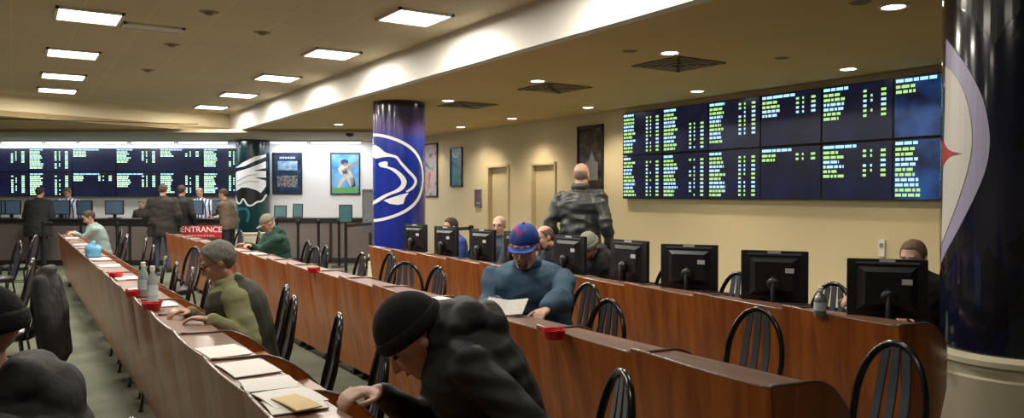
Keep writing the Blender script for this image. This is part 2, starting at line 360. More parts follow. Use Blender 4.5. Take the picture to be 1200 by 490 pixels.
def screen(o3, ux, w, h, label, group, spec, dm, left_numbers=False, rnd=None, mats=(E_hdr, E_grn, E_wht)):
    """o3 = centre of the screen's face, ux = unit vector to the right as one looks at it; spec = (rows, nrows_numbers, header_len, first_number_row)"""
    rnd = rnd or random
    nrm = Vector((ux.y, -ux.x, 0)) # toward the viewer
    ang = math.atan2(ux.y, ux.x)
    t = thing('wall_screen', label, 'screen', tuple(o3), ang, group)
    bm = NB(); bx(bm, (0, .035, 0), (w-.006, .07, h-.006), bev=.004)
    obj('housing', bm, M_black, t)
    D = NB(); bx(D, (0, -.0015, 0), (w-.03, .003, h-.03))
    rows, nr, hl, n0 = spec
    H, G, W_ = 1, 2, 3
    def q(b_, x0, x1, z0, z1):
        n0_ = len(D.faces); bx(D, ((x0+x1)/2, -.004, (z0+z1)/2), (x1-x0, .002, z1-z0)); D.faces.ensure_lookup_table()
        for f in D.faces[n0_:]: f.material_index = b_
    rh = (h-.05)/11.2; top = h/2-.03
    def word(b_, x, z, L, ch=.030):
        e = x+L
        while x < e-.01:
            k = rnd.choice((2, 3, 3, 4, 5))*ch*.62
            k = min(k, e-x); q(b_, x, x+k-.004, z-rh*.60, z)
            x += k+.012
    xl = -w/2+.03
    word(H, xl, top, hl*w, .05)
    for r in range(rows):
        z = top-(r+1.15)*rh
        b_ = G if (r//2) % 2 == 0 else W_
        word(b_, xl, z, (.22+.10*rnd.random())*w)
    for cidx, cx in enumerate((.60, .70, .84)):
        for r in range(nr):
            if cidx < 2 and rnd.random() < .15: continue
            z = top-(r+n0+1.15)*rh; b_ = G if (r//2) % 2 == 0 else W_
            x = -w/2+cx*w; L = (.045, .025, .065)[cidx]*w
            q(b_, x, x+L, z-rh*.52, z)
    o = obj('display', D, dm, t)
    for m_ in mats: o.data.materials.append(m_)
up_specs = [(10, 10, .26, 0), (10, 7, .28, 3), (9, 8, .30, -.5), (4, 4, .55, -.2), (6, 6, .36, 0), (2, 0, .5, 0)]
lo_specs = [(10, 10, .18, 0), (10, 10, .22, 0), (10, 10, .24, 0), (2, 2, .5, 0), (6, 6, .48, 0), (10, 0, .28, 0)]
cn = ['first', 'second', 'third', 'fourth', 'fifth', 'sixth']
XS = XW-.09; Y0 = 9.86; PW = .95
for r, (sp, z) in enumerate(((up_specs, 2.555), (lo_specs, 1.835))):
    for c in range(6):
        y = Y0-(c+.5)*PW
        screen(Vector((XS, y, z)), Vector((0, -1, 0)), PW, .712,
               '%s screen from the left in the %s row on the cream wall' % (cn[c], ('upper', 'lower')[r]), 'odds screens on the cream wall', sp[c], D_blue if c == 5 else D_dark)
    bm = NB()
    bx(bm, (XW-.02, Y0-3*PW, z), (.04, 5.4, .3))
    tag(obj('mounting_rail', bm, M_black), 'black rail behind the %s row of right wall screens' % ('upper', 'lower')[r], 'mounting rail')
fn = ['first', 'second', 'third', 'fourth', 'fifth', 'sixth', 'seventh']
fspec = [[(8, 8, .3, 0), (8, 6, .3, 0), (9, 9, .3, 0), (3, 0, .6, 0), (6, 6, .36, 0), (3, 3, .5, 0), (8, 8, .3, 0)],
         [(6, 6, .3, 1), (9, 9, .3, 0), (10, 10, .3, 0), (3, 3, .6, 0), (6, 6, .6, 0), (9, 9, .3, 0), (9, 9, .3, 0)]]
for r in range(2):
    for c in range(7):
        px = -17-51+51*(c+.5)
        p = PD(px, 19.6)
        z = 1.55+(40.3-r*28.4)*19.6/900
        screen(Vector((p.x, p.y, z)), RT, 1.105, .615, '%s screen from the left in the %s row over the far counter' % (fn[c], ('upper', 'lower')[r]), 'odds screens over the far counter', fspec[r][c], D_dark, mats=(E_hdr, E_grn2, E_wht2))
# ------------------------------------------------------------------ columns with team graphics
def cyl_hit(px, py, c, R):
    r = ray(px, py); a = r.x**2+r.y**2; b = -2*(r.x*c[0]+r.y*c[1]); k = c[0]**2+c[1]**2-R*R
    D = b*b-4*a*k
    if D < 0: D = 0
    t = (-b-math.sqrt(D))/(2*a)
    return math.atan2(r.y*t-c[1], r.x*t-c[0]), CAMZ+r.z*t
def graphic(name, polys, c, R, m, parent, space='px', eps=.004):
    bm = NB(); base = math.atan2(-c[1], -c[0])
    for poly in polys:
        pts = []
        n = len(poly)
        for i in range(n):
            a, b = poly[i], poly[(i+1) % n]
            L = math.hypot(a[0]-b[0], a[1]-b[1]); k = max(1, int(L/(3 if space == 'px' else .06)))
            for j in range(k):
                q = (a[0]+(b[0]-a[0])*j/k, a[1]+(b[1]-a[1])*j/k)
                if space == 'px':
                    an, z = cyl_hit(q[0], q[1], c, R)
                    da = (an-base+PI) % (2*PI)-PI
                else: da, z = q
                pts.append(Vector((da, z, 0)))
        tris = tessellate_polygon([pts])
        vs = [bm.verts.new(p) for p in pts]
        for tr in tris:
            try: bm.faces.new([vs[i] for i in tr])
            except ValueError: pass
    for k in range(-24, 25):
        x = math.radians(k*5)
        bmesh.ops.bisect_plane(bm, geom=bm.verts[:]+bm.edges[:]+bm.faces[:], plane_co=(x, 0, 0), plane_no=(1, 0, 0))
    for v in bm.verts:
        a = base+v.co.x; z = v.co.y; rr = R+eps
        v.co = Vector((rr*math.cos(a), rr*math.sin(a), z))
    ex = bmesh.ops.extrude_face_region(bm, geom=bm.faces[:])
    for v in [g for g in ex['geom'] if isinstance(g, bmesh.types.BMVert)]:
        f = (R-.001)/(R+eps); v.co.x *= f; v.co.y *= f
    return obj(name, bm, m, parent)
def cr_(pts, n=6, closed=True):   # catmull-rom smoothing
    out = []; N = len(pts)
    for i in range(N if closed else N-1):
        p0, p1, p2, p3 = pts[(i-1) % N] if closed else pts[max(i-1, 0)], pts[i], pts[(i+1) % N], pts[(i+2) % N] if closed else pts[min(i+2, N-1)]
        for j in range(n):
            t = j/n
            out.append(tuple(.5*((2*p1[k])+(-p0[k]+p2[k])*t+(2*p0[k]-5*p1[k]+4*p2[k]-p3[k])*t*t+(-p0[k]+3*p1[k]-3*p2[k]+p3[k])*t**3) for k in (0, 1)))
    if not closed: out.append(pts[-1])
    return out
def band(pts, w):        # thick polyline polygon
    L, R_ = [], []
    for i, p in enumerate(pts):
        a = pts[max(i-1, 0)]; b = pts[min(i+1, len(pts)-1)]
        d = (b[0]-a[0], b[1]-a[1]); l = math.hypot(*d) or 1; n = (-d[1]/l, d[0]/l)
        ww = w[i]/2 if isinstance(w, list) else w/2
        L.append((p[0]+n[0]*ww, p[1]+n[1]*ww)); R_.append((p[0]-n[0]*ww, p[1]-n[1]*ww))
    return L+R_[::-1]
def column(c, label, wrap_m, base_h, top, ring=False, RR=.413):
    t = thing('column', label, 'column', (c[0], c[1], 0))
    bm = NB(); lathe(bm, [(RR, base_h), (RR, base_h+.01), (RR, top-.02), (RR, top)], n=64); obj('printed_wrap', bm, wrap_m, t, 'auto')
    bm = NB(); lathe(bm, [(RR+.16, 0), (RR+.16, .10), (RR+.09, .14), (RR+.075, base_h-.16), (RR+.075, base_h-.13), (RR+.05, base_h-.12), (RR+.05, base_h-.06), (RR+.075, base_h-.05), (RR+.075, base_h-.02), (RR+.045, base_h), (.1, base_h)], n=64)
    obj('pedestal', bm, mat('pedestal_paint', (.66, .60, .44), .5), t, 'auto')
    bm = NB(); lathe(bm, [(RR-.03, top), (RR-.03, LOW)], n=64); obj('top_collar', bm, M_cream, t, 'auto')
    return t
def wrapmat(name, stops, rough=.2, coat=.5, noise=.25, up=None):
    m = bpy.data.materials.new(name); m.use_nodes = True; nt = m.node_tree; b = nt.nodes['Principled BSDF']
    tc = nt.nodes.new('ShaderNodeTexCoord'); sp = nt.nodes.new('ShaderNodeSeparateXYZ'); nt.links.new(tc.outputs['Object'], sp.inputs[0])
    dv = nt.nodes.new('ShaderNodeMath'); dv.operation = 'DIVIDE'; dv.inputs[1].default_value = 3.0; nt.links.new(sp.outputs['Z'], dv.inputs[0])
    cr = nt.nodes.new('ShaderNodeValToRGB')
    while len(cr.color_ramp.elements) < len(stops): cr.color_ramp.elements.new(.5)
    for e, (p_, c_) in zip(cr.color_ramp.elements, stops): e.position = p_; e.color = (*c_, 1)
    nt.links.new(dv.outputs[0], cr.inputs['Fac'])
    mp = nt.nodes.new('ShaderNodeMapping'); mp.inputs['Scale'].default_value = (6, 6, .8); nt.links.new(tc.outputs['Object'], mp.inputs['Vector'])
    n = nt.nodes.new('ShaderNodeTexNoise'); n.inputs['Scale'].default_value = 1.5; nt.links.new(mp.outputs['Vector'], n.inputs['Vector'])
    mr = nt.nodes.new('ShaderNodeMapRange'); mr.inputs['To Min'].default_value = 1-noise; mr.inputs['To Max'].default_value = 1+noise; nt.links.new(n.outputs['Fac'], mr.inputs['Value'])
    mx = nt.nodes.new('ShaderNodeMix'); mx.data_type = 'RGBA'; mx.blend_type = 'MULTIPLY'; mx.inputs[0].default_value = 1
    nt.links.new(cr.outputs['Color'], mx.inputs[6]); nt.links.new(mr.outputs['Result'], mx.inputs[7]); nt.links.new(mx.outputs[2], b.inputs['Base Color'])
    b.inputs['Roughness'].default_value = rough; b.inputs['Coat Weight'].default_value = coat; b.inputs['Coat Roughness'].default_value = .08
    return m
CP = (5.14, 11.2); CE = (5.14, 20.05); CS = (5.14, 2.25); RR = .413
gw = mat('graphic_white', (.78, .78, .80), .35)
# blue column, lion head in an oval ring
t = column(CP, 'royal blue column with a white lion head logo in an oval ring', wrapmat('blue_wrap', [(0, (.010, .02, .22)), (.70, (.012, .03, .30)), (.80, (.03, .05, .32)), (.86, (.10, .06, .22)), (.965, (.06, .05, .16)), (.975, (.01, .01, .03))], noise=.35), .62, LOW)  # purple near the top is reflection and shade painted into the wrap
zc = PD(468, 11.75, 208).z
ring = []
def ellp(rx, rz, n=72): return [(-1.45+rx*math.cos(2*PI*i/n), zc+rz*math.sin(2*PI*i/n)) for i in range(n+1)]
o_, i_ = ellp(1.155*2.25, .685), ellp(1.105*2.25, .650)
# ring as strips (angle, height)
bmR = []
ur = lambda n, rx, rz: [(-1.30+rx*math.cos(a_), zc+rz*math.sin(a_)) for a_ in [(-PI/2)+PI*k/n for k in range(n+1)]]
uo, ui = ur(40, 2.45, .69), ur(40, 2.33, .645)
graphic('oval_ring', [[uo[k], uo[k+1], ui[k+1], ui[k]] for k in range(40)], CP, RR, gw, t, 'ang')
def c7(pts): return [(430+x/2.45, 105+y/2.45) for x, y in pts]
gp = []
gp.append(c7(cr_([(19, 160), (38, 168), (52, 180), (72, 186), (88, 192), (100, 208), (122, 232), (140, 252), (143, 268), (134, 284), (118, 294), (112, 292), (128, 280), (136, 266), (132, 254), (115, 236), (94, 212), (84, 198), (66, 193), (48, 194), (19, 196)], 3)))
gp.append(c7(cr_([(34, 212), (52, 206), (60, 210), (60, 220), (82, 228), (104, 246), (114, 264), (108, 282), (92, 294), (60, 306), (18, 332), (18, 322), (50, 302), (78, 290), (96, 276), (98, 262), (86, 244), (64, 228), (40, 222)], 3)))
gp.append(c7([(48, 318), (96, 302), (120, 296), (110, 310), (104, 328), (88, 331), (66, 328)]))
graphic('lion_head_logo', gp, CP, RR, gw, t)
graphic('small_caption', [[(438.5, 288), (452, 290), (452, 292.5), (438.5, 290.5)], [(438.5, 292), (472, 294), (472, 297), (438.5, 295)]], CP, RR, gw, t)
# teal column, eagle head
t = column(CE, 'dark teal column with a white feathered eagle head', wrapmat('teal_wrap', [(0, (.004, .03, .034)), (.42, (.005, .04, .046)), (.55, (.003, .012, .016)), (.8, (.003, .018, .022)), (.965, (.005, .035, .045)), (.975, (.005, .01, .012))], noise=.4), .60, 2.97)
def c6(pts): return [(180+x/2.72, 150+y/2.72) for x, y in pts]
graphic('eagle_head_logo', [c6([(262, 128), (285, 110), (320, 92), (358, 84), (358, 92), (318, 108), (290, 122)]),
                  c6([(260, 162), (264, 140), (310, 126), (358, 106), (358, 128), (318, 136), (358, 138), (358, 158), (322, 158), (358, 168), (358, 186), (342, 207), (326, 198), (300, 190), (280, 190), (262, 204)]),
                  c6(band(cr_([(261, 214), (266, 236), (276, 240), (286, 226), (298, 244), (312, 247), (330, 236), (346, 232), (360, 212)], 4, False), 5))], CE, RR, gw, t)
graphic('dark_outline', [c6(cr_([(262, 208), (282, 196), (302, 196), (326, 205), (343, 214), (357, 196), (357, 206), (344, 228), (328, 232), (312, 240), (300, 236), (286, 218), (276, 230), (268, 230)], 2)), c6([(330, 96), (357, 84), (358, 106), (320, 120)])], CE, RR, mat('black_ink', (.004, .006, .008), .4), t, eps=.003)
graphic('feather_line', [c6(band([(266, 170), (300, 152), (330, 148)], 2.5)), c6(band([(270, 184), (300, 170), (335, 172)], 2.5))], CE, RR, mat('feather_grey', (.30, .34, .36), .4), t, eps=.007)
graphic('teal_curl', [c6(band(cr_([(262, 300), (262, 272), (276, 258), (296, 260), (304, 278), (298, 300)], 4, False), 8))], CE, RR, mat('teal_ink', (.01, .13, .15), .4), t)
# dark column in front, round emblem with a red star
t = column(CS, 'large near column in navy and black with a round white emblem', wrapmat('navy_wrap', [(0, (.006, .007, .020)), (.45, (.007, .009, .026)), (.8, (.005, .006, .016)), (.99, (.004, .005, .012))], noise=.5, rough=.15, coat=.8), .615, LOW)
g1 = cr_([(1109.5, 46), (1122, 62), (1138, 86), (1152, 116), (1159, 148), (1160, 172), (1155, 200), (1142, 232), (1124, 268), (1110, 294), (1103.5, 309)], 4, False)
in1 = cr_([(1109, 78), (1120, 88), (1132, 112), (1139, 146), (1139, 176), (1133, 206), (1122, 240), (1110, 272), (1104.5, 286)], 4, False)
e1 = [(1108.5-.0125*k*4.5, 46+k*4.5) for k in range(1, 58)]
graphic('emblem_ring', [g1+[(1105, 250), (1106.5, 180), (1108.5, 110)]], CS, RR, mat('emblem_lavender', (.36, .34, .50), .35), t)
graphic('emblem_face', [in1+[(1106, 240), (1107.5, 180), (1109, 120)]], CS, RR, mat('emblem_white', (.62, .60, .55), .35), t, eps=.007)
star = cr_([(1106.5, 163), (1110, 172), (1116, 177), (1128, 180)], 4, False)+cr_([(1128, 180), (1116, 183), (1110, 188), (1106.5, 197)], 4, False)[1:]
graphic('red_star', [star], CS, RR, mat('emblem_red', (.42, .015, .03), .35), t, eps=.010)
M_nd = mat('navy_diamond', (.004, .005, .010), .25, coat=.5)
def diamond(cx, cy, w, h): 
    o = []
    for (sx, sy) in ((0, -1), (1, 0), (0, 1), (-1, 0)):
        o.append((cx+sx*w, cy+sy*h))
    res = []
    for i in range(4):
        a, b = o[i], o[(i+1) % 4]; mid = ((a[0]+b[0])/2*.75+cx*.25, (a[1]+b[1])/2*.75+cy*.25)
        for j in range(6):
            u = j/6; res.append(((1-u)**2*a[0]+2*u*(1-u)*mid[0]+u*u*b[0], (1-u)**2*a[1]+2*u*(1-u)*mid[1]+u*u*b[1]))
    return res
bs = math.atan2(-CS[1], -CS[0])
graphic('diamond_print', [diamond(da, z, .62, .30) for da, z in ((-.35, .95), (.45, 1.25), (-1.15, 1.3), (.5, 1.85), (.5, 2.45), (-.3, 2.7), (1.2, 1.5), (1.25, 2.2))], CS, RR, M_nd, t, 'ang', eps=.002)
# ------------------------------------------------------------------ pictures on walls
def art(name, stops, scale, s=.5):
    m = bpy.data.materials.new(name); m.use_nodes = True; nt = m.node_tree; b = nt.nodes['Principled BSDF']
    tc = nt.nodes.new('ShaderNodeTexCoord'); n = nt.nodes.new('ShaderNodeTexNoise'); n.inputs['Scale'].default_value = scale; n.inputs['Detail'].default_value = 3
    nt.links.new(tc.outputs['Object'], n.inputs['Vector']); cr = nt.nodes.new('ShaderNodeValToRGB')
    while len(cr.color_ramp.elements) < len(stops): cr.color_ramp.elements.new(.5)
    for e, (p_, c_) in zip(cr.color_ramp.elements, stops): e.position = p_; e.color = (*c_, 1)
    nt.links.new(n.outputs['Fac'], cr.inputs['Fac']); nt.links.new(cr.outputs['Color'], b.inputs['Base Color']); b.inputs['Roughness'].default_value = .15
    return m
def picture(name, c, ux, w, h, label, cat, m, frame=M_black, fr=.03, deco=None):
    t = thing(name, label, cat, tuple(c), math.atan2(ux.y, ux.x))
    bm = NB()
    for (cx, cz, a_, b_) in ((0, h/2-fr/2, w, fr), (0, -h/2+fr/2, w, fr), (w/2-fr/2, 0, fr, h), (-w/2+fr/2, 0, fr, h)): bx(bm, (cx, .015, cz), (a_, .035, b_))
    obj('frame', bm, frame, t)
    bm = NB(); bx(bm, (0, .022, 0), (w-fr, .015, h-fr)); obj('print', bm, m, t)
    for nm, pl, m_ in (deco or []):
        bm = NB()
        for poly in pl:
            a = [bm.verts.new((x, .0125, z)) for x, z in poly]; b = [bm.verts.new((x, .016, z)) for x, z in poly]; N = len(poly)
            for i in range(N): bm.faces.new((a[i], a[(i+1) % N], b[(i+1) % N], b[i]))
            bm.faces.new(a); bm.faces.new(b[::-1])
        obj(nm, bm, m_, t)
    return t
def facewall(px0, px1, py0, py1, depth=19.77):
    a = PD(px0, depth, py0); b = PD(px1, depth, py1)
    return (a+b)/2, (b-a).xy.length, abs(a.z-b.z)
c, w, h = facewall(319, 354, 179, 228)
circ = lambda cx, cz, rx, rz, n=16: [(cx+rx*math.cos(2*PI*i/n), cz+rz*math.sin(2*PI*i/n)) for i in range(n)]
rect = lambda x0, x1, z0, z1: [(x0, z0), (x1, z0), (x1, z1), (x0, z1)]
picture('framed_poster', c, RT, w, h, 'dark blue framed stadium poster right of the eagle column', 'poster', art('navy_print', [(.3, (.01, .02, .05)), (.6, (.03, .06, .13)), (.75, (.10, .12, .18))], 5),
        deco=[('sky_band', [rect(-w*.32, w*.34, h*.08, h*.30)], art('sky_print', [(.3, (.10, .25, .45)), (.7, (.45, .6, .75))], 9)), ('title_text', [rect(-w*.26+i*.07, -w*.26+i*.07+.05, h*.36, h*.40) for i in range(6)], M_paperg),
              ('crowd_band', [rect(-w*.34, w*.34, -h*.32, -h*.05)], art('crowd_print', [(.35, (.03, .03, .04)), (.6, (.3, .3, .32))], 22))])
c, w, h = facewall(387, 422, 179, 228)
M_sky = art('bright_sky_print', [(.3, (.04, .22, .55)), (.7, (.25, .5, .75))], 3); M_navy = mat('navy_ink', (.02, .03, .12), .4)
picture('framed_poster', c, RT, w, h, 'bright framed poster of a batter swinging, left of the blue column', 'poster', M_sky,
        deco=[('grass_print', [rect(-w*.44, w*.44, -h*.46, -h*.33)], mat('grass_ink', (.12, .38, .12), .5)),
              ('player_print', [[(-.02, .05), (.13, .08), (.20, -.06), (.24, -.28), (.14, -.34), (.06, -.20), (-.03, -.05)], [(-.03, -.05), (-.16, -.22), (-.22, -.36), (-.15, -.38), (-.07, -.22), (.05, -.12)], [(-.12, .22), (.06, .20), (.12, .02), (-.02, -.06), (-.14, .0), (-.19, .12)]], M_paperg),
              ('trousers_print', [[(.10, -.10), (.22, -.10), (.27, -.32), (.16, -.36)]], M_navy), ('jersey_print', [[(-.10, .10), (.02, .14), (.06, .02), (-.06, -.02)]], M_navy), ('arm_print', [[(.02, .13), (.16, .17), (.17, .13), (.04, .08)]], M_skin),
              ('cap_print', [circ(-.02, .30, .10, .07)], M_navy), ('face_print', [circ(0, .23, .055, .055)], M_skin),
              ('bat_print', [[(-.02, .12), (.30, .33), (.34, .30), (.0, .08)]], mat('bat_ink', (.35, .2, .08), .5))])
def wallpic(name, px0, px1, py0, py1, label, cat, m, **k):
    a = PX(px0, XW-.035, py0); b = PX(px1, XW-.035, py1)
    return picture(name, (XW-.035, (a.y+b.y)/2, (PX((px0+px1)/2, XW-.035, py0).z+PX((px0+px1)/2, XW-.035, py1).z)/2), Vector((0, -1, 0)), abs(a.y-b.y), abs(PX((px0+px1)/2, XW-.035, py0).z-PX((px0+px1)/2, XW-.035, py1).z), label, cat, m, **k)
wallpic('framed_poster', 497, 512, 168, 231, 'framed figure poster on the cream wall beside the blue column', 'poster', art('grey_print', [(.3, (.05, .06, .10)), (.5, (.5, .48, .48)), (.7, (.5, .1, .1))], 4))
wallpic('framed_picture', 527, 541, 173, 219, 'narrow teal framed picture with a white arc', 'picture', art('teal_print', [(.3, (.01, .08, .14)), (.7, (.04, .25, .36))], 6), fr=.035,
        deco=[('arc_print', [band([(.16*math.cos(a_), .34+.11*math.sin(a_)) for a_ in [PI+PI*k/14 for k in range(15)]], .03)], M_paper)])
wallpic('framed_poster', 676, 706, 147, 226, 'tall dark framed poster behind the bald man', 'poster', art('dark_print', [(.35, (.01, .008, .01)), (.6, (.07, .05, .05)), (.75, (.20, .19, .2))], 5), fr=.045,
        deco=[('building_print', [rect(-.12, .22, -.38, -.05), [(-.05, -.05), (.05, .15), (.15, -.05)]], mat('grey_ink', (.16, .17, .18), .5))])
t = wallpic('room_sign', 556, 563, 222, 243, 'small dark room sign left of the first door', 'sign', mat('plaque_ink', (.10, .08, .14), .4), frame=mat('plaque_edge', (.2, .18, .22), .4), fr=.02,
        deco=[('sign_text', [rect(-.06+.03*i, -.04+.03*i, -.12, -.09) for i in range(4)], M_paperg), ('sign_symbol', [circ(0, .06, .035, .05)], mat('sign_red', (.35, .05, .06), .5))])
p = PX(1034, XW-.02, 291); t = thing('wall_sensor', 'white wall box with a grey slot below the right screens', 'wall box', (XW, p.y, p.z), -PI/2)
bm = NB(); bx(bm, (0, -.02, 0), (.075, .04, .20), bev=.006); obj('housing', bm, M_white, t)
bm = NB(); bx(bm, (0, -.043, .035), (.04, .008, .05)); obj('lens', bm, mat('grey_lens', (.25, .26, .28), .3), t)
# ------------------------------------------------------------------ desks
DW = .725
def desk(x, y, label, group):
    t = thing('betting_desk', label, 'desk', (x, y, 0), 0, group); return t
def front_curve(n=10, off=0.0):
    return [(.038*(1-k/n)-.016*math.sin(PI*k/n)+off, DW*k/n) for k in range(n+1)]
def build_desk():
    t = thing('betting_desk', 'x', 'desk')
    n = 10; cv = front_curve(n)
    bm = NB()      # bent plywood front
    V = []
    for side in (0, .018):
        col = []
        for k, (x, y) in enumerate(cv):
            zt = .832+.034*k/n
            yy = min(max(y, .002), DW-.002)
            col.append([bm.verts.new((x+side+(.115-x)*(1-s_)**1.2, yy, .09+(zt-.09)*s_)) for s_ in (0, .33, .66, 1)])
        V.append(col)
    for k in range(n):
        for j in range(3):
            bm.faces.new((V[0][k][j], V[0][k+1][j], V[0][k+1][j+1], V[0][k][j+1])); bm.faces.new((V[1][k][j], V[1][k][j+1], V[1][k+1][j+1], V[1][k+1][j]))
        bm.faces.new((V[0][k][0], V[1][k][0], V[1][k+1][0], V[0][k+1][0])); bm.faces.new((V[0][k][3], V[0][k+1][3], V[1][k+1][3], V[1][k][3]))
    for k in (0, n):
        for j in range(3): bm.faces.new((V[0][k][j], V[0][k][j+1], V[1][k][j+1], V[1][k][j]))
    obj('front_panel', bm, M_wood, t, 'auto')
    def shelf(x0off, x1, za, zb, th, nm, m):
        bm = NB(); A, B = [], []
        for k, (x, y) in enumerate(cv):
            z = za+(zb-za)*k/n
            A.append((bm.verts.new((x+x0off, y, z)), bm.verts.new((x+x0off, y, z-th)))); B.append((bm.verts.new((x1, y, z)), bm.verts.new((x1, y, z-th))))
        for k in range(n):
            bm.faces.new((A[k][0], A[k+1][0], B[k+1][0], B[k][0])); bm.faces.new((A[k][1], B[k][1], B[k+1][1], A[k+1][1]))
            bm.faces.new((A[k][0], A[k][1], A[k+1][1], A[k+1][0])); bm.faces.new((B[k][0], B[k+1][0], B[k+1][1], B[k][1]))
        for k in (0, n): bm.faces.new((A[k][0], B[k][0], B[k][1], A[k][1]))
        return obj(nm, bm, m, t)
    shelf(.014, .245, .838, .838, .018, 'top_ledge', M_ledge)
    shelf(.04, .46, .715, .715, .024, 'desk_top', M_desk)
    # pale lip along the front of the ledge
    bm = NB(); tube(bm, [(x+.009, min(max(y, .006), DW-.006), .834+.034*k/n) for k, (x, y) in enumerate(cv)], .0085, 6); obj('edge_trim', bm, mat('edge_lip', (.20, .115, .075), .3, coat=.4), t, True)
    # curved side divider at the near end
    bm = NB(); A, B = [], []
    xs = [.05+.46*i/16 for i in range(17)]
    for x in xs:
        u = max(0, (x-.24)/.27); zt = .840-.17*u**1.8; zb = .09 if x < .30 else .09+.36*((x-.30)/.21)**.6
        y = -.035*math.sin(PI*(x-.05)/.46*.9)
        xb = x+.085*(1-(x-.05)/.46)
        A.append((bm.verts.new((xb, y, zb)), bm.verts.new((x, y, zt)))); B.append((bm.verts.new((xb, y+.018, zb)), bm.verts.new((x, y+.018, zt))))
    for i in range(16):
        bm.faces.new((A[i][0], A[i+1][0], A[i+1][1], A[i][1])); bm.faces.new((B[i][0], B[i][1], B[i+1][1], B[i+1][0]))
        bm.faces.new((A[i][1], A[i+1][1], B[i+1][1], B[i][1])); bm.faces.new((A[i][0], B[i][0], B[i+1][0], A[i+1][0]))
    for i in (0, 16): bm.faces.new((A[i][0], A[i][1], B[i][1], B[i][0]))
    obj('side_divider', bm, M_wood, t, 'auto')
    bm = NB(); tube(bm, [(x, -.035*math.sin(PI*(x-.05)/.46*.9)+.009, .842-.17*max(0, (x-.24)/.27)**1.8) for x in xs], .009, 6); obj('divider_edge', bm, mat('divider_lip', (.11, .065, .05), .3, coat=.3), t, True)
    for yy in (.10, DW-.10):
        bm = NB(); bx(bm, (.20, yy, .055), (.05, .04, .11), bev=.004); bx(bm, (.20, yy, .01), (.09, .07, .02), bev=.004); obj('foot', bm, M_black, t)
    return t
D0 = build_desk(); used = [False]
rows = [(.655, 2.71-.735*0, 'left row', -2, 18, .735), (2.28, 1.83, 'middle row', 0, 18, .725), (3.95, 2.32, 'right row of monitors', 0, 10, .725)]
ROWX = {}
def place_desk(x, y, label, group):
    if not used[0]:
        used[0] = True; D0.location = (x, y, 0); D0['label'] = label; D0['group'] = group; return D0
    return dup(D0, (x, y, 0), 0, label, group)
for ri, (x, y0, nm, k0, k1, pitch) in enumerate(rows):
    n = k1-k0
    for k in range(k0, k1):
        i = k-k0
        w = ORD[i] if i < len(ORD) else 'last'
        if i == n-1: w = 'farthest'
        place_desk(x, y0+k*.727, '%s curved cherry wood desk of the %s, counted from the near end' % (w, nm), 'curved wooden desks of the %s' % nm)
# ------------------------------------------------------------------ chairs
def build_chair():
    t = thing('chair', 'x', 'chair')
    bm = NB()
    arch = []
    N = 26
    def pt(s):      # s in -1..1 round the loop
        a = s*PI/2*1.0
        return None
    side = [(-.135, -.175, .42), (-.152, -.195, .50), (-.166, -.213, .58), (-.170, -.232, .65)]
    top = [(-.170*math.cos(a_), -.232-.046*math.sin(a_), .65+.27*math.sin(a_)) for a_ in [PI/2*k/9 for k in range(1, 10)]]
    Lp = side+top; Rp = [(-x, y, z) for x, y, z in Lp[::-1]][1:]
    tube(bm, Lp+Rp, .014, 10, flat=(.017, .014)); obj('back_frame', bm, M_blackm, t, True)
    for sx in (-1, 0, 1):
        bm = NB(); pts = []
        for k in range(9):
            u = k/8; z = .44+(.905-.012*abs(sx)-.44)*u; x = sx*(.062-.014*u+.012*math.sin(PI*u)); y = -.178-.10*u-.018*math.sin(PI*u)
            pts.append((x, y, z))
        n = 8
        vs = []
        for (x, y, z) in pts:
            vs.append([bm.verts.new((x-.019, y-.004, z)), bm.verts.new((x+.019, y-.004, z)), bm.verts.new((x+.019, y+.006, z)), bm.verts.new((x-.019, y+.006, z))])
        for A, B in zip(vs, vs[1:]):
            for k in range(4): bm.faces.new((A[k], A[(k+1) % 4], B[(k+1) % 4], B[k]))
        bm.faces.new(vs[0][::-1]); bm.faces.new(vs[-1]); obj('back_slat', bm, M_slat, t, 'auto')
    bm = NB()
    def so(sc, z): return [(math.copysign(abs(math.cos(a_))**.65, math.cos(a_))*.205*sc, math.copysign(abs(math.sin(a_))**.65, math.sin(a_))*.20*sc, z) for a_ in [2*PI*k/28 for k in range(28)]]
    rr = [[bm.verts.new(p_) for p_ in so(s_, z)] for s_, z in ((.94, .415), (1.0, .425), (1.0, .45), (.93, .468), (.6, .474))]
    for A, B in zip(rr, rr[1:]):
        for k in range(28): bm.faces.new((A[k], A[(k+1) % 28], B[(k+1) % 28], B[k]))
    bm.faces.new(rr[0][::-1]); bm.faces.new(rr[-1]); obj('seat', bm, M_vinyl, t, True)
    bm = NB(); tube(bm, [(x*.93, y*.93, .405) for x, y, z in so(1, 0)], .011, 8, True); obj('seat_ring', bm, M_blackm, t, True)
    for sx in (-1, 1):
        for sy in (-1, 1):
            bm = NB(); tube(bm, [(sx*.155, sy*.15, .41), (sx*.17, sy*.17, .25), (sx*.19, sy*.205, .012)], .012, 8); bx(bm, (sx*.19, sy*.205, .008), (.03, .03, .016), bev=.004); obj('leg', bm, M_blackm, t, 'auto')
    bm = NB(); tube(bm, [(.16*math.cos(2*PI*k/20), .16*math.sin(2*PI*k/20), .22) for k in range(20)], .008, 6, True); obj('stretcher_ring', bm, M_blackm, t, True)
    return t
CH0 = build_chair(); cu = [False]
def chair(xb, yb, label, rz=90, group='black loop-back chairs'):
    """xb, yb: plan position of the top of the backrest"""
    a = math.radians(rz); off = Vector((-math.sin(a), math.cos(a)))*.27
    loc = (xb+off.x, yb+off.y, 0)
    if not cu[0]:
        cu[0] = True; CH0.location = loc; CH0.rotation_euler = (0, 0, a); CH0['label'] = label; CH0['group'] = group; return CH0
    return dup(CH0, loc, a, label, group)
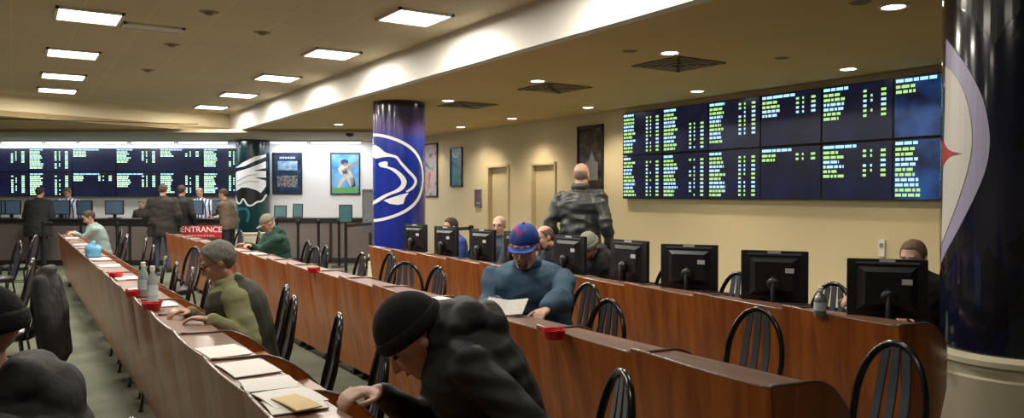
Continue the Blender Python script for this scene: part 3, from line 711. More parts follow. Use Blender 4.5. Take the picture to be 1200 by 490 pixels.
g1 = 'black chairs of the left row'; g2 = 'black chairs of the middle row'; g3 = 'black chairs of the right row'; g0 = 'black chairs at the far left'
chair(1.30, 3.00, 'black chair tucked in just beyond the man in the black beanie', 75, g1)
chair(1.42, 3.85, 'empty black chair on the aisle, nearest behind the papers', 75, g1)
chair(1.56, 5.25, 'black chair just beyond the grey haired man\'s own seat', 80, g1)
chair(1.43, 4.66, 'black chair the grey haired man in green sits on', 80, g1)
for i, (x, y, r) in enumerate(((1.24, 6.15, 84), (1.27, 6.95, 80), (1.25, 7.6, 85), (1.27, 8.35, 80))):
    chair(x, y, '%s black chair of the tucked-in cluster past the grey haired man' % ORD[i], r, g1)
chair(1.80, 9.7, 'black chair pushed out into the aisle past the tucked-in cluster', 112, g1)
chair(1.45, 10.4, 'black chair tucked in just past the pushed-out one', 85, g1)
chair(1.58, 12.0, 'black chair nearest the man in the pale shirt', 80, g1)
chair(1.42, 12.9, 'black chair beside the man in the pale shirt, second from him', 95, g1)
chair(1.50, 13.5, 'black chair right beside the blue bag', 90, g1)
chair(1.60, 15.2, 'black chair under the man in the pale shirt', 90, g1)
chair(3.12, 1.83, 'large near black chair in front of the navy column', 82, g2)
chair(3.42, 2.79, 'black chair with grey slats in front of the right row monitor', 96, g2)
chair(2.96, 3.50, 'black chair beside the man in the blue fleece, toward the camera', 90, g2)
chair(3.38, 4.22, 'black chair the man in the blue fleece sits on', 90, g2)
chair(3.08, 5.92, 'black chair beyond the man in the blue fleece, nearest to him', 92, g2)
chair(3.02, 6.45, 'black chair turned edge on, beyond the blue fleece man', 140, g2)
chair(3.36, 7.55, 'black chair before the blue column, right one of the overlapping pair', 92, g2)
chair(3.12, 7.75, 'black chair before the blue column, left one of the overlapping pair', 88, g2)
chair(3.02, 8.95, 'black chair behind the red tray of the middle row, left of its pair', 100, g2)
chair(3.18, 9.05, 'black chair behind the red tray of the middle row, right of its pair', 84, g2)
chair(3.32, 10.15, 'black chair the man in the green hoodie sits on', 90, g2)
chair(3.26, 13.6, 'black chair at the foot of the eagle column, left one', 100, g2)
chair(3.50, 13.3, 'black chair at the foot of the eagle column, right one', 80, g2)
chair(4.85, 4.15, 'black chair behind the tilted monitor of the right row', 90, g3)
chair(4.85, 3.30, 'black chair behind the bottle and second monitor of the right row', 90, g3)
for i, y in enumerate((4.95, 6.5, 8.9)):
    chair(4.90, y, '%s black chair behind the far monitors of the right row' % ORD[i], 90, g3)
for px, py, lab, r in ((22, 283, 'farthest black chair at the left edge near the counter', 105), (42, 276, 'black chair with its back tilted toward the counter post', 70), (38, 304, 'black chair with a bright loop behind the draped one', 80)):
    q = P(px, py, .92); chair(q.x, q.y, lab, r, g0)
q = P(52, 318, .93); CHJ = chair(q.x, q.y, 'black chair at the left aisle with a dark jacket over its back', 70, g0)
# jacket over that chair
TS = bpy.data.scenes.new('workshop')
def remesh(bm, name, m, parent, voxel, smooth=4, fold=0):
    me = bpy.data.meshes.new('tmp'); bm.to_mesh(me); bm.free()
    o = bpy.data.objects.new('tmp', me); TS.collection.objects.link(o)
    md = o.modifiers.new('r', 'REMESH'); md.mode = 'VOXEL'; md.voxel_size = voxel
    if smooth:
        sm = o.modifiers.new('s', 'SMOOTH'); sm.factor = .5; sm.iterations = smooth
    TS.view_layers[0].update(); dg = TS.view_layers[0].depsgraph; ev = o.evaluated_get(dg)
    me2 = bpy.data.meshes.new_from_object(ev)
    bpy.data.objects.remove(o); bpy.data.meshes.remove(me)
    if fold:
        ns = [v.normal.copy() for v in me2.vertices]
        for v, n_ in zip(me2.vertices, ns):
            c_ = v.co; q_ = Vector((c_.x*7, c_.y*7, c_.z*15))
            a_ = mnoise.noise(q_); b_ = 1-abs(mnoise.noise(Vector((c_.x*5+3, c_.y*5+c_.z*6, c_.z*9))))*2.2
            v.co = c_+n_*fold*(a_*.8+max(-.6, b_)*.55)
    me2.name = name; me2.materials.clear(); me2.materials.append(m); me2.polygons.foreach_set('use_smooth', [True]*len(me2.polygons))
    r = bpy.data.objects.new(name, me2); C.objects.link(r)
    if parent: r.parent = parent
    return r
M_coat = mat('black_coat', (.012, .012, .013), .75, noise=.3, nscale=12, bump=.4, bscale=25)
bm = NB()
loft(bm, [((.02, -.36, .17), (1, 0, 0), (0, 1, 0), .17, .05), ((0, -.34, .32), (1, 0, 0), (0, 1, 0), .20, .08), ((0, -.30, .52), (1, 0, 0), (0, 1, 0), .20, .10), ((0, -.28, .70), (1, 0, 0), (0, 1, 0), .20, .10), ((0, -.275, .85), (1, 0, 0), (0, 1, 0), .17, .085), ((0, -.28, .95), (1, 0, 0), (0, 1, 0), .09, .05)])
for s_ in (-1, 1):
    cap(bm, (s_*.15, -.29, .86), (s_*.20, -.33, .60), .055, .06); cap(bm, (s_*.20, -.33, .60), (s_*.17, -.36, .30), .06, .045)
    for k in range(3): cap(bm, (s_*(.03+.05*k), -.37, .80-.05*k), (s_*(.05+.05*k), -.41, .24), .018, .024)
cap(bm, (-.07, -.30, .94), (.07, -.30, .94), .045, .045)
jk = remesh(bm, 'draped_jacket', M_coat, None, .018, 5)
tag(jk, 'black jacket hung over the back of the left aisle chair', 'jacket', None, CHJ.location, CHJ.rotation_euler.z)
# ------------------------------------------------------------------ monitors of the right row
def build_monitor():
    t = thing('monitor', 'x', 'monitor')     # faces +Y local is the user side; back looks to -Y
    w, h = .43, .345; zc_ = .285
    bm = NB(); bx(bm, (0, 0, zc_), (w, .035, h), bev=.008)
    obj('screen_housing', bm, M_black, t, 'auto')
    bm = NB(); lo_ = [(-.16, -.0175, zc_-.13), (.16, -.0175, zc_-.13), (.16, -.0175, zc_+.13), (-.16, -.0175, zc_+.13)]
    hi_ = [(-.12, -.055, zc_-.09), (.12, -.055, zc_-.09), (.12, -.055, zc_+.10), (-.12, -.055, zc_+.10)]
    a = [bm.verts.new(p_) for p_ in lo_]; b = [bm.verts.new(p_) for p_ in hi_]
    for i in range(4): bm.faces.new((a[i], a[(i+1) % 4], b[(i+1) % 4], b[i]))
    bm.faces.new(a[::-1]); bm.faces.new(b); obj('back_cover', bm, M_black, t)
    bm = NB(); bx(bm, (0, -.021, zc_+.15), (.34, .008, .012)); obj('top_ridge', bm, mat('ridge_grey', (.10, .11, .13), .3), t)
    bm = NB(); bx(bm, (.10, -.0575, zc_+.045), (.055, .003, .032)); obj('white_tag', bm, mat('tag_white', (.55, .56, .58), .4), t)
    bm = NB(); bx(bm, (0, -.0195, zc_+.163), (.085, .003, .014)); obj('top_label', bm, mat('tag_white', (.55, .56, .58), .4), t)
    bm = NB(); bx(bm, (0, .0185, zc_), (w-.04, .003, h-.04)); obj('display', bm, mat('monitor_glow', (.01, .01, .02), .2, emis=(.10, .18, .35), estr=.8), t)
    bm = NB(); tube(bm, [(0, -.075, .02), (0, -.085, .12), (0, -.08, .24), (0, -.05, .27)], .03, 12, flat=(.034, .018)); ell(bm, (0, -.085, .245), (.045, .026, .04)); obj('stand_neck', bm, M_black, t, True)
    bm = NB(); lathe(bm, [(.11, 0), (.115, .006), (.105, .016), (.04, .024)], (0, -.055, 0), 24); obj('stand_base', bm, M_black, t, 'auto')
    return t
MO = build_monitor(); mu = [False]
def monitor(root, used_, loc, rz, label, group):
    if not used_[0]:
        used_[0] = True; root.location = loc; root.rotation_euler = (0, 0, rz); root['label'] = label; root['group'] = group; return root
    return dup(root, loc, rz, label, group)
mons = [(1040, 'nearest black monitor of the right row, half hiding a man', -52), (908, 'second black monitor of the right row, above the grey slatted chair', -56), (808, 'third black monitor of the right row, alone before the cream wall', -58),
        (738, 'black monitor right of the man in the grey beanie', -88), (668, 'black monitor in front of the man bending left', -86), (606, 'black monitor behind the blue baseball cap', -88),
        (566, 'black monitor in front of the person with glasses', -84), (523, 'black monitor in front of the dark haired person in blue', -80), (487, 'farthest black monitor beside the blue column', -76)]
for px, lab, rz in mons:
    q = PX(px, 4.29); monitor(MO, mu, (q.x, q.y, .715), math.radians(rz), lab, 'black monitors of the right row')
# ------------------------------------------------------------------ far counter, rails, signs
M_ctop = mat('counter_top', (.014, .012, .012), .3); M_cfr = mat('counter_panel', (.16, .13, .13), .6, noise=.08, nscale=3)
M_cpost = mat('counter_post', (.02, .016, .016), .4)
def counter(depth, px0, px1, label, h=1.02):
    a = PD(px0, depth); b = PD(px1, depth); L = (b-a).xy.length; c = (a+b)/2
    t = thing('betting_counter', label, 'counter', (c.x, c.y, 0), -YAW)
    bm = NB(); bx(bm, (0, .32, h-.04), (L, .72, .08), bev=.008); obj('worktop', bm, M_ctop, t)
    bm = NB(); bx(bm, (0, .05, (h-.08)/2+.04), (L-.02, .06, h-.16)); obj('front_panel', bm, M_cfr, t)
    bm = NB(); bx(bm, (0, .03, .06), (L, .08, .12)); obj('kick_board', bm, M_cpost, t)
    n = max(2, int(L/1.05)+1)
    for i in range(n):
        bm = NB(); bx(bm, (-L/2+.03+i*(L-.06)/(n-1), .015, (h-.08)/2), (.05, .05, h-.08)); obj('post', bm, M_cpost, t)
    return t
counter(16.7, -80, 268, 'long dark counter under the far screens, left of the eagle column')
counter(17.3, 322, 452, 'short dark counter with posts, right of the eagle column')
def stanchion(px, depth, label, sign=False, ph=1.0):
    q = PD(px, depth)
    t = thing('stanchion', label, 'queue post', (q.x, q.y, 0), -YAW, 'black queue posts')
    bm = NB(); lathe(bm, [(.17, 0), (.17, .012), (.15, .022), (.04, .03)], n=24); obj('base', bm, M_black, t, 'auto')
    bm = NB(); tube(bm, [(0, 0, .025), (0, 0, ph)], .03, 12); obj('pole', bm, M_black, t, 'auto')
    if sign:
        bm = NB(); bx(bm, (0, 0, ph+.17), (.25, .02, .34), bev=.004); s_ = obj('sign_frame', bm, M_black, t)
        bm = NB(); bx(bm, (0, -.012, ph+.17), (.21, .004, .30)); obj('sign_sheet', bm, mat('teal_sheet', (.05, .16, .18), .4, noise=.4, nscale=25), s_)
    else:
        bm = NB(); lathe(bm, [(.04, ph-.08), (.045, ph-.07), (.045, ph), (.02, ph+.015)], n=16); obj('belt_head', bm, M_black, t, 'auto')
    return q
def belt(p0, p1, z, label):
    bm = NB(); p0 = Vector((p0.x, p0.y, z)); p1 = Vector((p1.x, p1.y, z)); m_ = (p0+p1)/2; d = (p1-p0)
    bx(bm, m_, (d.length, .006, .055), Matrix.Rotation(math.atan2(d.y, d.x), 3, 'Z')); tag(obj('queue_belt', bm, M_black), label, 'queue belt')
s1 = stanchion(51, 15.2, 'black queue post nearest the left chairs'); s2 = stanchion(137, 15.0, 'black queue post behind the man in the pale shirt'); s3 = stanchion(180, 14.7, 'black queue post behind the two dark standing men')
belt(s1, s2, .96, 'black belt strung between the two left queue posts'); belt(s2, s3, .96, 'black belt reaching the standing men')
s4 = stanchion(349, 16.3, 'black queue post right of the green hoodie man'); s5 = stanchion(373, 16.4, 'black queue post below the bright batter poster'); s6 = stanchion(397, 16.4, 'black queue post just left of the post with a sign')
belt(s4, s5, .96, 'black belt between the two posts by the green hoodie'); belt(s5, s6, .96, 'black belt below the batter poster')
s7 = stanchion(405, 14.4, 'tall black post holding a small teal sign, left of the blue column', True, 1.02)
s8 = PD(436, 15.5); belt(s7, s8, .96, 'black belt from the sign post toward the blue column')
s9 = stanchion(552, 12.9, 'black queue post behind the far right monitors', ph=1.02); s10 = PX(470, 7.0); s10 = PD(525, 12.3); belt(s9, s10, .985, 'black belt behind the dark haired person in blue')
stanchion(525, 12.3, 'black queue post hidden beside the dark haired person', ph=1.02)
def desksign(px0, px1, py0, depth, label, h=.27, m='teal_sheet2', col=(.05, .16, .20)):
    a = PD(px0, depth); b = PD(px1, depth); c = (a+b)/2; w = (b-a).xy.length
    t = thing('counter_sign', label, 'sign', (c.x, c.y, 1.02), -YAW)
    bm = NB(); bx(bm, (0, 0, h/2), (w, .02, h), Matrix.Rotation(-.12, 3, 'X'), bev=.003); obj('frame', bm, M_black, t)
    bm = NB(); bx(bm, (0, -.012, h/2), (w-.05, .004, h-.05), Matrix.Rotation(-.12, 3, 'X')); obj('sheet', bm, mat(m, col, .4, noise=.45, nscale=22), t)
    bm = NB(); bx(bm, (0, .04, .006), (w*.8, .12, .012)); obj('stand', bm, M_black, t)
desksign(321, 336, 243, 17.55, 'small framed teal sign on the counter beside the eagle column', .28)
desksign(343, 355, 240, 17.55, 'small framed teal sign on the counter below the stadium poster', .32)
q = PD(434, 16.2); t = thing('kiosk_panel', 'grey information panel half hidden behind the blue column', 'sign', (q.x, q.y, 0), -YAW)
bm = NB(); bx(bm, (0, 0, 1.2), (.34, .05, .92), bev=.01); obj('panel', bm, mat('panel_grey', (.12, .12, .13), .4), t)
bm = NB(); bx(bm, (0, .0, .375), (.06, .05, .75)); bx(bm, (0, 0, .015), (.36, .3, .03), bev=.005); obj('stand', bm, M_black, t)
bm = NB(); bx(bm, (0, -.028, 1.25), (.28, .006, .7)); obj('sheet', bm, mat('sheet_grey', (.2, .21, .24), .4, noise=.4, nscale=14), t)
# red ENTRANCE board standing before the counter
q = PD(236, 15.6); t = thing('entrance_sign', 'red board reading ENTRANCE before the far counter', 'sign', (q.x, q.y, 0), -YAW)
bm = NB(); bx(bm, (0, 0, .79), (.82, .025, .25), bev=.004); obj('board', bm, mat('sign_red_board', (.42, .01, .02), .45), t)
bm = NB()
for s_ in (-.32, .32): bx(bm, (s_, .02, .40), (.03, .03, .80)); bx(bm, (s_, .02, .012), (.05, .34, .024), bev=.003)
obj('stand', bm, M_black, t)
def text_obj(s, size, m, parent, loc, rot=(PI/2, 0, 0), name='lettering', depth=.003):
    cu_ = bpy.data.curves.new(name, 'FONT'); cu_.body = s; cu_.size = size; cu_.extrude = depth; cu_.align_x = 'CENTER'; cu_.align_y = 'CENTER'
    o = bpy.data.objects.new('tmp', cu_); C.objects.link(o)
    me = bpy.data.meshes.new_from_object(o.evaluated_get(bpy.context.evaluated_depsgraph_get())); bpy.data.objects.remove(o)
    me.materials.clear(); me.materials.append(m)
    r = bpy.data.objects.new(name, me); C.objects.link(r); r.parent = parent; r.location = loc; r.rotation_euler = rot; return r
text_obj('ENTRANCE', .165, M_paper, t, (0, -.016, .835))
bm = NB()
for i in range(9): bx(bm, (-.24+i*.06, -.016, .715), (.04, .006, .03))
obj('small_lettering', bm, mat('faded_ink', (.6, .35, .33), .5), t)
# terminals on the far counter
def build_terminal():
    t = thing('counter_terminal', 'x', 'terminal')
    bm = NB(); bx(bm, (0, 0, .24), (.40, .04, .32), bev=.006); obj('screen_housing', bm, M_black, t)
    bm = NB(); bx(bm, (0, -.022, .24), (.36, .003, .28)); obj('back_cover', bm, mat('terminal_face', (.07, .11, .16), .2, emis=(.04, .08, .14), estr=.25), t)
    bm = NB(); bx(bm, (0, .01, .06), (.06, .04, .12)); bx(bm, (0, .01, .008), (.22, .18, .016), bev=.003); obj('stand', bm, M_black, t)
    return t
T0 = build_terminal(); tu = [False]
for px, lab, rz in ((-2, 'blue grey terminal at the left edge of the far counter', -10), (13, 'blue grey terminal leftmost in full view on the far counter', 12), (72, 'terminal left of the striped shirt clerk', 0), (99, 'blue grey terminal right of the striped shirt clerk', -12), (134, 'terminal in the middle gap of the far counter', 6),
                    (228, 'terminal before the clerk next to the standing men', 0), (258, 'blue grey terminal beside the leaning man', -14)):
    q = PD(px, 17.15); monitor(T0, tu, (q.x, q.y, 1.02), -YAW+math.radians(rz), lab, 'terminals on the far counter')
# ------------------------------------------------------------------ things on the ledges
def LZ(x, y):      # height of the ledge top at a plan point
    for rx, y0, k0, k1 in ((.655, 2.71, -2, 18), (2.28, 1.83, 0, 18), (3.95, 2.32, 0, 10)):
        if rx-.05 < x < rx+.30:
            return .839
    return .839
def paper(px, py, w, h, rz, label, m=M_paper, name='paper_sheet', cat='paper', thick=.004, lift=0):
    q = P(px, py, .839); q.x = (.655 if q.x < 1.5 else 2.28)+.136+.006*math.sin(px); w = min(w, .185); bm = NB()
    # gently curled sheet lying along the sloping ledge
    n = 6; A = []; B = []
    for i in range(n+1):
        y = -h/2+h*i/n; z = .0015+.004*math.sin(PI*i/n)
        A.append((bm.verts.new((-w/2, y, z)), bm.verts.new((w/2, y, z)))); B.append((bm.verts.new((-w/2, y, z+thick)), bm.verts.new((w/2, y, z+thick))))
    for i in range(n):
        bm.faces.new((A[i][0], A[i+1][0], A[i+1][1], A[i][1])); bm.faces.new((B[i][0], B[i][1], B[i+1][1], B[i+1][0]))
        bm.faces.new((A[i][0], B[i][0], B[i+1][0], A[i+1][0])); bm.faces.new((A[i][1], A[i+1][1], B[i+1][1], B[i][1]))
    for i in (0, n): bm.faces.new((A[i][0], A[i][1], B[i][1], B[i][0]))
    o = obj(name, bm, m); tag(o, label, cat, None, (q.x, q.y, LZ(q.x, q.y)+.001+lift), math.radians(rz)); return o
paper(250, 414, .20, .27, 4, 'white sheet alone on the ledge beyond the scattered papers')
paper(277, 434, .21, .29, 3, 'white sheet, farther of the big pair in front of the beanie man')
paper(300, 455, .21, .20, -6, 'white sheet, nearer of the big pair in front of the beanie man', lift=.006)
paper(344, 478, .09, .20, 8, 'cream folded paper at the bottom edge beside the beanie man', M_yel, 'folded_paper', lift=.012)
paper(328, 470, .185, .24, 4, 'white sheet under the cream folded paper', lift=.004)
paper(313, 481, .20, .18, -4, 'white sheet at the very bottom of the left row')
paper(193, 357, .17, .26, 5, 'white sheet behind the nearest red tray')
paper(168, 340, .16, .24, -3, 'white sheet under the bottles')
paper(141, 327, .17, .30, 2, 'pale sheet beside the middle red tray'); paper(127, 312, .20, .30, -3, 'white sheet past the farthest red tray'); paper(117, 304, .20, .30, 5, 'white sheet next to the blue bag')
paper(97, 287, .18, .30, 3, 'newspaper in front of the man in the pale shirt', M_paperg, 'newspaper', 'newspaper'); paper(90, 279, .18, .3, -3, 'white sheets under the pale shirt man\'s hands')
paper(316, 297, .18, .34, 4, 'open newspaper in front of the green hoodie man', M_paperg, 'newspaper', 'newspaper')
paper(497, 352, .10, .15, 10, 'small white slip on the middle row ledge')
def tray(px, py, label, s=1.0):
    q = P(px, py, .87); t = thing('red_tray', label, 'tray', (q.x, q.y, LZ(q.x, q.y)), .3, 'red trays on the ledges')
    bm = NB(); lathe(bm, [(.040*s, 0), (.046*s, .003), (.060*s, .048), (.055*s, .048), (.043*s, .010), (.002, .010)], n=24); obj('bowl', bm, M_red, t, 'auto')
    bm = NB()
    for k in range(3): bx(bm, (.0575*s*math.cos(k*2.09), .0575*s*math.sin(k*2.09), .049), (.02, .012, .008), bev=.002)
    obj('rim_notch', bm, M_red, t)
tray(136, 322, 'red tray farthest along the left row ledge'); tray(157, 343, 'red tray beyond the bottles on the left row'); tray(178, 358, 'red tray in front of the bottles on the left row')
tray(368, 316, 'red tray on the far part of the middle row'); tray(649, 390, 'red tray beside the blue fleece man\'s arm')
def bottle(px, py, zb, label, h=.20, m=None):
    q = P(px, py, zb)
    t = thing('bottle', label, 'bottle', (q.x, q.y, zb), 0)
    bm = NB(); lathe(bm, [(.030, 0), (.034, .006), (.034, h*.55), (.030, h*.68), (.014, h*.82), (.013, h*.88)], n=24); obj('body', bm, m or mat('clear_plastic', (.34, .38, .38), .15, coat=.5), t, True)
    bm = NB(); lathe(bm, [(.016, h*.88), (.016, h), (.013, h*1.01)], n=16); obj('cap', bm, M_white, t, 'auto')
    bm = NB(); lathe(bm, [(.0355, h*.22), (.0355, h*.50)], n=24, close=False); obj('wrapper', bm, mat('bottle_wrapper', (.50, .56, .60), .4), t, True)
bottle(168, 348, .839, 'clear bottle behind the nearest red tray, left one', .24); bottle(179, 355, .839, 'clear bottle behind the nearest red tray, right one', .24)
bottle(961, 371, .839, 'silver grey bottle between the two nearest right row monitors', .17, mat('grey_bottle', (.28, .27, .29), .25, .5))
def pencil(px0, py0, px1, py1, label, m=M_yel, w=.012, z=.862):
    a = P(px0, py0, z); b = P(px1, py1, z); c = (a+b)/2; d = b-a; L = d.length
    bm = NB(); bx(bm, (0, 0, .004), (L, w, .006), bev=.001); tag(obj('paper_strip', bm, m), label, 'paper strip', None, (max(c.x, .735), c.y, LZ(c.x, c.y)+.002), math.atan2(d.y, d.x))
pencil(271, 463, 293, 473, 'tan strip on the ledge below the big white sheets', w=.022)
# blue plastic bag
q = P(109, 300, .86); bm = NB(); bx(bm, (0, 0, .06), (.15, .22, .12), bev=.03); ell(bm, (.02, .06, .09), (.08, .08, .06)); ell(bm, (-.02, -.06, .10), (.07, .07, .07)); cap(bm, (0, -.03, .13), (.0, -.08, .17), .02, .028)
o = remesh(bm, 'plastic_bag', mat('blue_bag', (.12, .36, .58), .4, bump=.5, bscale=30), None, .012, 2); tag(o, 'light blue plastic bag on the ledge by the pale shirt man', 'bag', None, (q.x, q.y, LZ(q.x, q.y)))
# ------------------------------------------------------------------ people
def ik(a, b, l1, l2, hint):
    a = Vector(a); b = Vector(b); d = b-a; L = min(d.length, (l1+l2)*.995); d.normalize(); b = a+d*L
    x = (l1*l1-l2*l2+L*L)/(2*L); h = math.sqrt(max(0, l1*l1-x*x)); hn = Vector(hint)-d*Vector(hint).dot(d); hn.normalize()
    return a+d*x+hn*h, b
def hand(bm, w, d, nrm, side, curl=.5, s=1.0):
    d = Vector(d).normalized(); nrm = Vector(nrm); nrm = (nrm-d*nrm.dot(d)).normalized(); lat = d.cross(nrm).normalized()*side
    # nrm points out of the back of the hand; lat points to the thumb side
    w = Vector(w)
    R = Matrix((lat, d, nrm)).transposed()
    ell(bm, w+d*.045*s, (.040*s, .055*s, .016*s), R)
    for k, (off, L) in enumerate(((.028, .075), (.010, .085), (-.009, .078), (-.027, .062))):
        p = w+d*.085*s+lat*off*s; a = .25+curl*.5
        for j, f in enumerate((.45, .30, .25)):
            dd = d*math.cos(a)-nrm*math.sin(a)
            q = p+dd*L*f*s; r_ = (.0095, .0085, .0075)[j]*s
            cap(bm, p, q, r_, r_*.92, 10); p = q; a += curl*.9
    p = w+d*.03*s+lat*.034*s
    for j, (dx, L) in enumerate(((.8, .04), (.35, .032), (.1, .025))):
        dd = (d+lat*dx-nrm*.35*curl).normalized(); q = p+dd*L*s; cap(bm, p, q, (.0125-.001*j)*s, (.0115-.001*j)*s, 10); p = q
def person(label, loc, rz, pose='sit', lean=10, hp=15, hy=0, hroll=0, wr=None, top=(.1, .1, .1), bottom=(.02, .02, .03), hair='short', haircol=(.05, .03, .02), skin=M_skin,
           bulk=1.0, voxel=.016, top_mat=None, extras=None, sc=1.0, hands=True, twist=0, hood=False, long=False, hairm=None, hoff=None, rise=0, fold=.011, kf=.38, hs_=1.0, arm=1.3):
    t = thing('person', label, 'person', (loc[0], loc[1], 0), math.radians(rz))
    l = math.radians(lean)
    ph = .52+rise if pose == 'sit' else .93*sc
    pel = Vector((0, 0, ph))
    d1 = Vector((0, math.sin(l*.6), math.cos(l*.6))); d2 = Vector((0, math.sin(l*1.15), math.cos(l*1.15)))
    mid = pel+d1*.25*sc; nk = mid+d2*.27*sc
    dn = Vector((0, math.sin(l*1.15+.25), math.cos(l*1.15+.25)))
    X = Vector((1, 0, 0))
    def fr(dv): return Vector((0, dv.z, -dv.y))
    tw = Matrix.Rotation(math.radians(twist), 3, 'Z')
    sh = {}; 
    for s_ in (-1, 1): sh[s_] = mid+d2*(.195-.03*max(0, bulk-1.2))*sc+tw@Vector((s_*.178*sc*(.55+.45*bulk), 0, 0))
    hc = nk+dn*.062*sc + Vector((0, .012, .085*sc))
    if hoff: hc = nk+Vector(hoff)
    HR = Matrix.Rotation(math.radians(hy), 3, 'Z') @ Matrix.Rotation(math.radians(-hp), 3, 'X') @ Matrix.Rotation(math.radians(hroll), 3, 'Y')
    sco = sc; sc = sc*hs_
    hd = lambda v, k_=sc: hc+HR@(Vector(v)*k_)
    sc, sch = sco, sc
    # arms
    el, wrp = {}, {}
    for s_ in (-1, 1):
        tgt = (wr or {}).get(s_)
        if tgt is None: tgt = sh[s_]+Vector((s_*.10, .06, -.49*sc)) if pose == 'stand' else Vector((s_*.17, .36, .60))
        e, w_ = ik(sh[s_], tgt, .285*sc, .255*sc, (s_*.5, -.5, -1)); el[s_] = e; wrp[s_] = w_
    # legs
    hip = {s_: pel+Vector((s_*.095*sc, 0, -.03)) for s_ in (-1, 1)}
    if pose == 'sit': knee = {s_: Vector((s_*.13, kf, .50)) for s_ in (-1, 1)}; ank = {s_: Vector((s_*.13, kf-.05, .09)) for s_ in (-1, 1)}
    else: knee = {s_: Vector((s_*.11, .02, .50*sc)) for s_ in (-1, 1)}; ank = {s_: Vector((s_*.12, -.02, .09)) for s_ in (-1, 1)}
    def torso(bm, e, b):
        R_ = [(pel-d1*.09, d1, .165*b+e, .115*b+e), (pel, d1, .172*b+e, .125*b+e), (pel+d1*.13*sc, d1, .160*b+e, .120*b+e), (mid, (d1+d2).normalized(), .165*b+e, .120*b+e),
              (mid+d2*.12*sc, d2, .182*b+e, .125*b+e), (mid+d2*.19*sc, d2, .175*b+e, .110*b+e), (mid+d2*.245*sc, d2, .11*b+e, .08*b+e), (nk, d2, .065+e*.5, .06+e*.5)]
        loft(bm, [(c_, tw@X, tw@fr(dv), rx, ry) for c_, dv, rx, ry in R_])
    bm = NB()
    torso(bm, 0, .94)
    cap(bm, nk-d2*.03, hc-Vector((0, 0, .03)), .055*sc, .052*sc)
    sc = sch
    # head
    ell(bm, hd((0, -.012, .030)), (.074*sc, .094*sc, .088*sc), HR, 20, 14); ell(bm, hd((0, .022, -.030)), (.061*sc, .070*sc, .080*sc), HR, 20, 14)
    ell(bm, hd((0, .058, -.092)), (.030*sc, .026*sc, .022*sc), HR); cap(bm, hd((-.045, -.005, -.065)), hd((-.018, .055, -.092)), .022*sc, .02*sc); cap(bm, hd((.045, -.005, -.065)), hd((.018, .055, -.092)), .022*sc, .02*sc)
    cap(bm, hd((0, .088, .005)), hd((0, .106, -.030)), .009*sc, .014*sc); 
    for s_ in (-1, 1):
        ell(bm, hd((s_*.010, .098, -.034)), (.008*sc,)*3, HR); ell(bm, hd((s_*.036, .066, -.022)), (.022*sc, .020*sc, .022*sc), HR)
        ell(bm, hd((s_*.076, -.008, -.004)), (.009*sc, .018*sc, .030*sc), HR)
    cap(bm, hd((-.036, .078, .026)), hd((.036, .078, .026)), .012*sc, .012*sc)
    cap(bm, hd((-.019, .084, -.062)), hd((.019, .084, -.062)), .008*sc, .008*sc)
    sc = sco
    for s_ in (-1, 1):
        cap(bm, sh[s_], el[s_], .050*sc, .040*sc); cap(bm, el[s_], wrp[s_], .040*sc, .026*sc)
        hdv = (wrp[s_]-el[s_]).normalized()
        if pose == 'sit' or (wr and s_ in wr): hdv = (hdv+Vector((-s_*.25, .45, -.35))).normalized()
        hand(bm, wrp[s_], hdv, (0, -.2, 1) if (pose == 'sit' or (wr and s_ in wr)) else (s_, 0, 0), s_ if False else (-s_ if (pose == 'sit' or (wr and s_ in wr)) else -1), .55, sc)
        cap(bm, hip[s_], knee[s_], .075*sc, .052*sc); cap(bm, knee[s_], ank[s_], .052*sc, .036*sc)
        ell(bm, ank[s_]+Vector((0, .05, -.045)), (.04, .11, .035))
    remesh(bm, 'body', skin, t, voxel, 2)
    # clothes
    tm = top_mat or mat('top_%02x%02x%02x' % tuple(int(255*c_**.45) for c_ in top), top, .85, noise=.18, nscale=9, bump=.35, bscale=30)
    bm = NB(); e = .022; torso(bm, e, bulk)
    if long: loft(bm, [(pel-Vector((0, 0, .24)), X, (0, 1, 0), .19*bulk+e, .14*bulk+e), (pel, X, (0, 1, 0), .18*bulk+e, .14*bulk+e)])
    for s_ in (-1, 1):
        b2 = min(bulk, arm); cap(bm, sh[s_], el[s_], .052*b2+e*.6, .048*b2+e*.4); cap(bm, el[s_], wrp[s_]-(wrp[s_]-el[s_]).normalized()*.02, .050*bulk+e*.3, .036+e*.2)
        cap(bm, sh[s_]-d2*.012*(bulk-1)*3, nk-d2*.02, .045*b2+e*.4, .050+e*.3)
    if hood: 
        hs = .7+.3*bulk
        cap(bm, nk+fr(d2)*-.07+X*-.06*hs+d2*.015, nk+fr(d2)*-.07+X*.06*hs+d2*.015, .062*hs, .062*hs); cap(bm, nk+X*.085*hs-fr(d2)*.03, nk+fr(d2)*.055+X*.055*hs-d2*.01, .045*hs, .036*hs); cap(bm, nk-X*.085*hs-fr(d2)*.03, nk+fr(d2)*.055-X*.055*hs-d2*.01, .045*hs, .036*hs)
        ell(bm, nk+fr(d2)*-.12-d2*.06, (.12*hs, .06*hs, .09*hs))
        if extras and 'neckwrap' in extras: cap(bm, nk, nk+(hc-nk)*.42+Vector((0, -.02, .0)), .105, .092)
    else:
        tube(bm, [nk+d2*.02+X*.068*math.cos(2*PI*k/14)+fr(d2)*.066*math.sin(2*PI*k/14) for k in range(14)], .016, 8, True)
    remesh(bm, 'jacket' if pose == 'stand' or hood else 'shirt', tm, t, voxel*1.1, 3, fold)
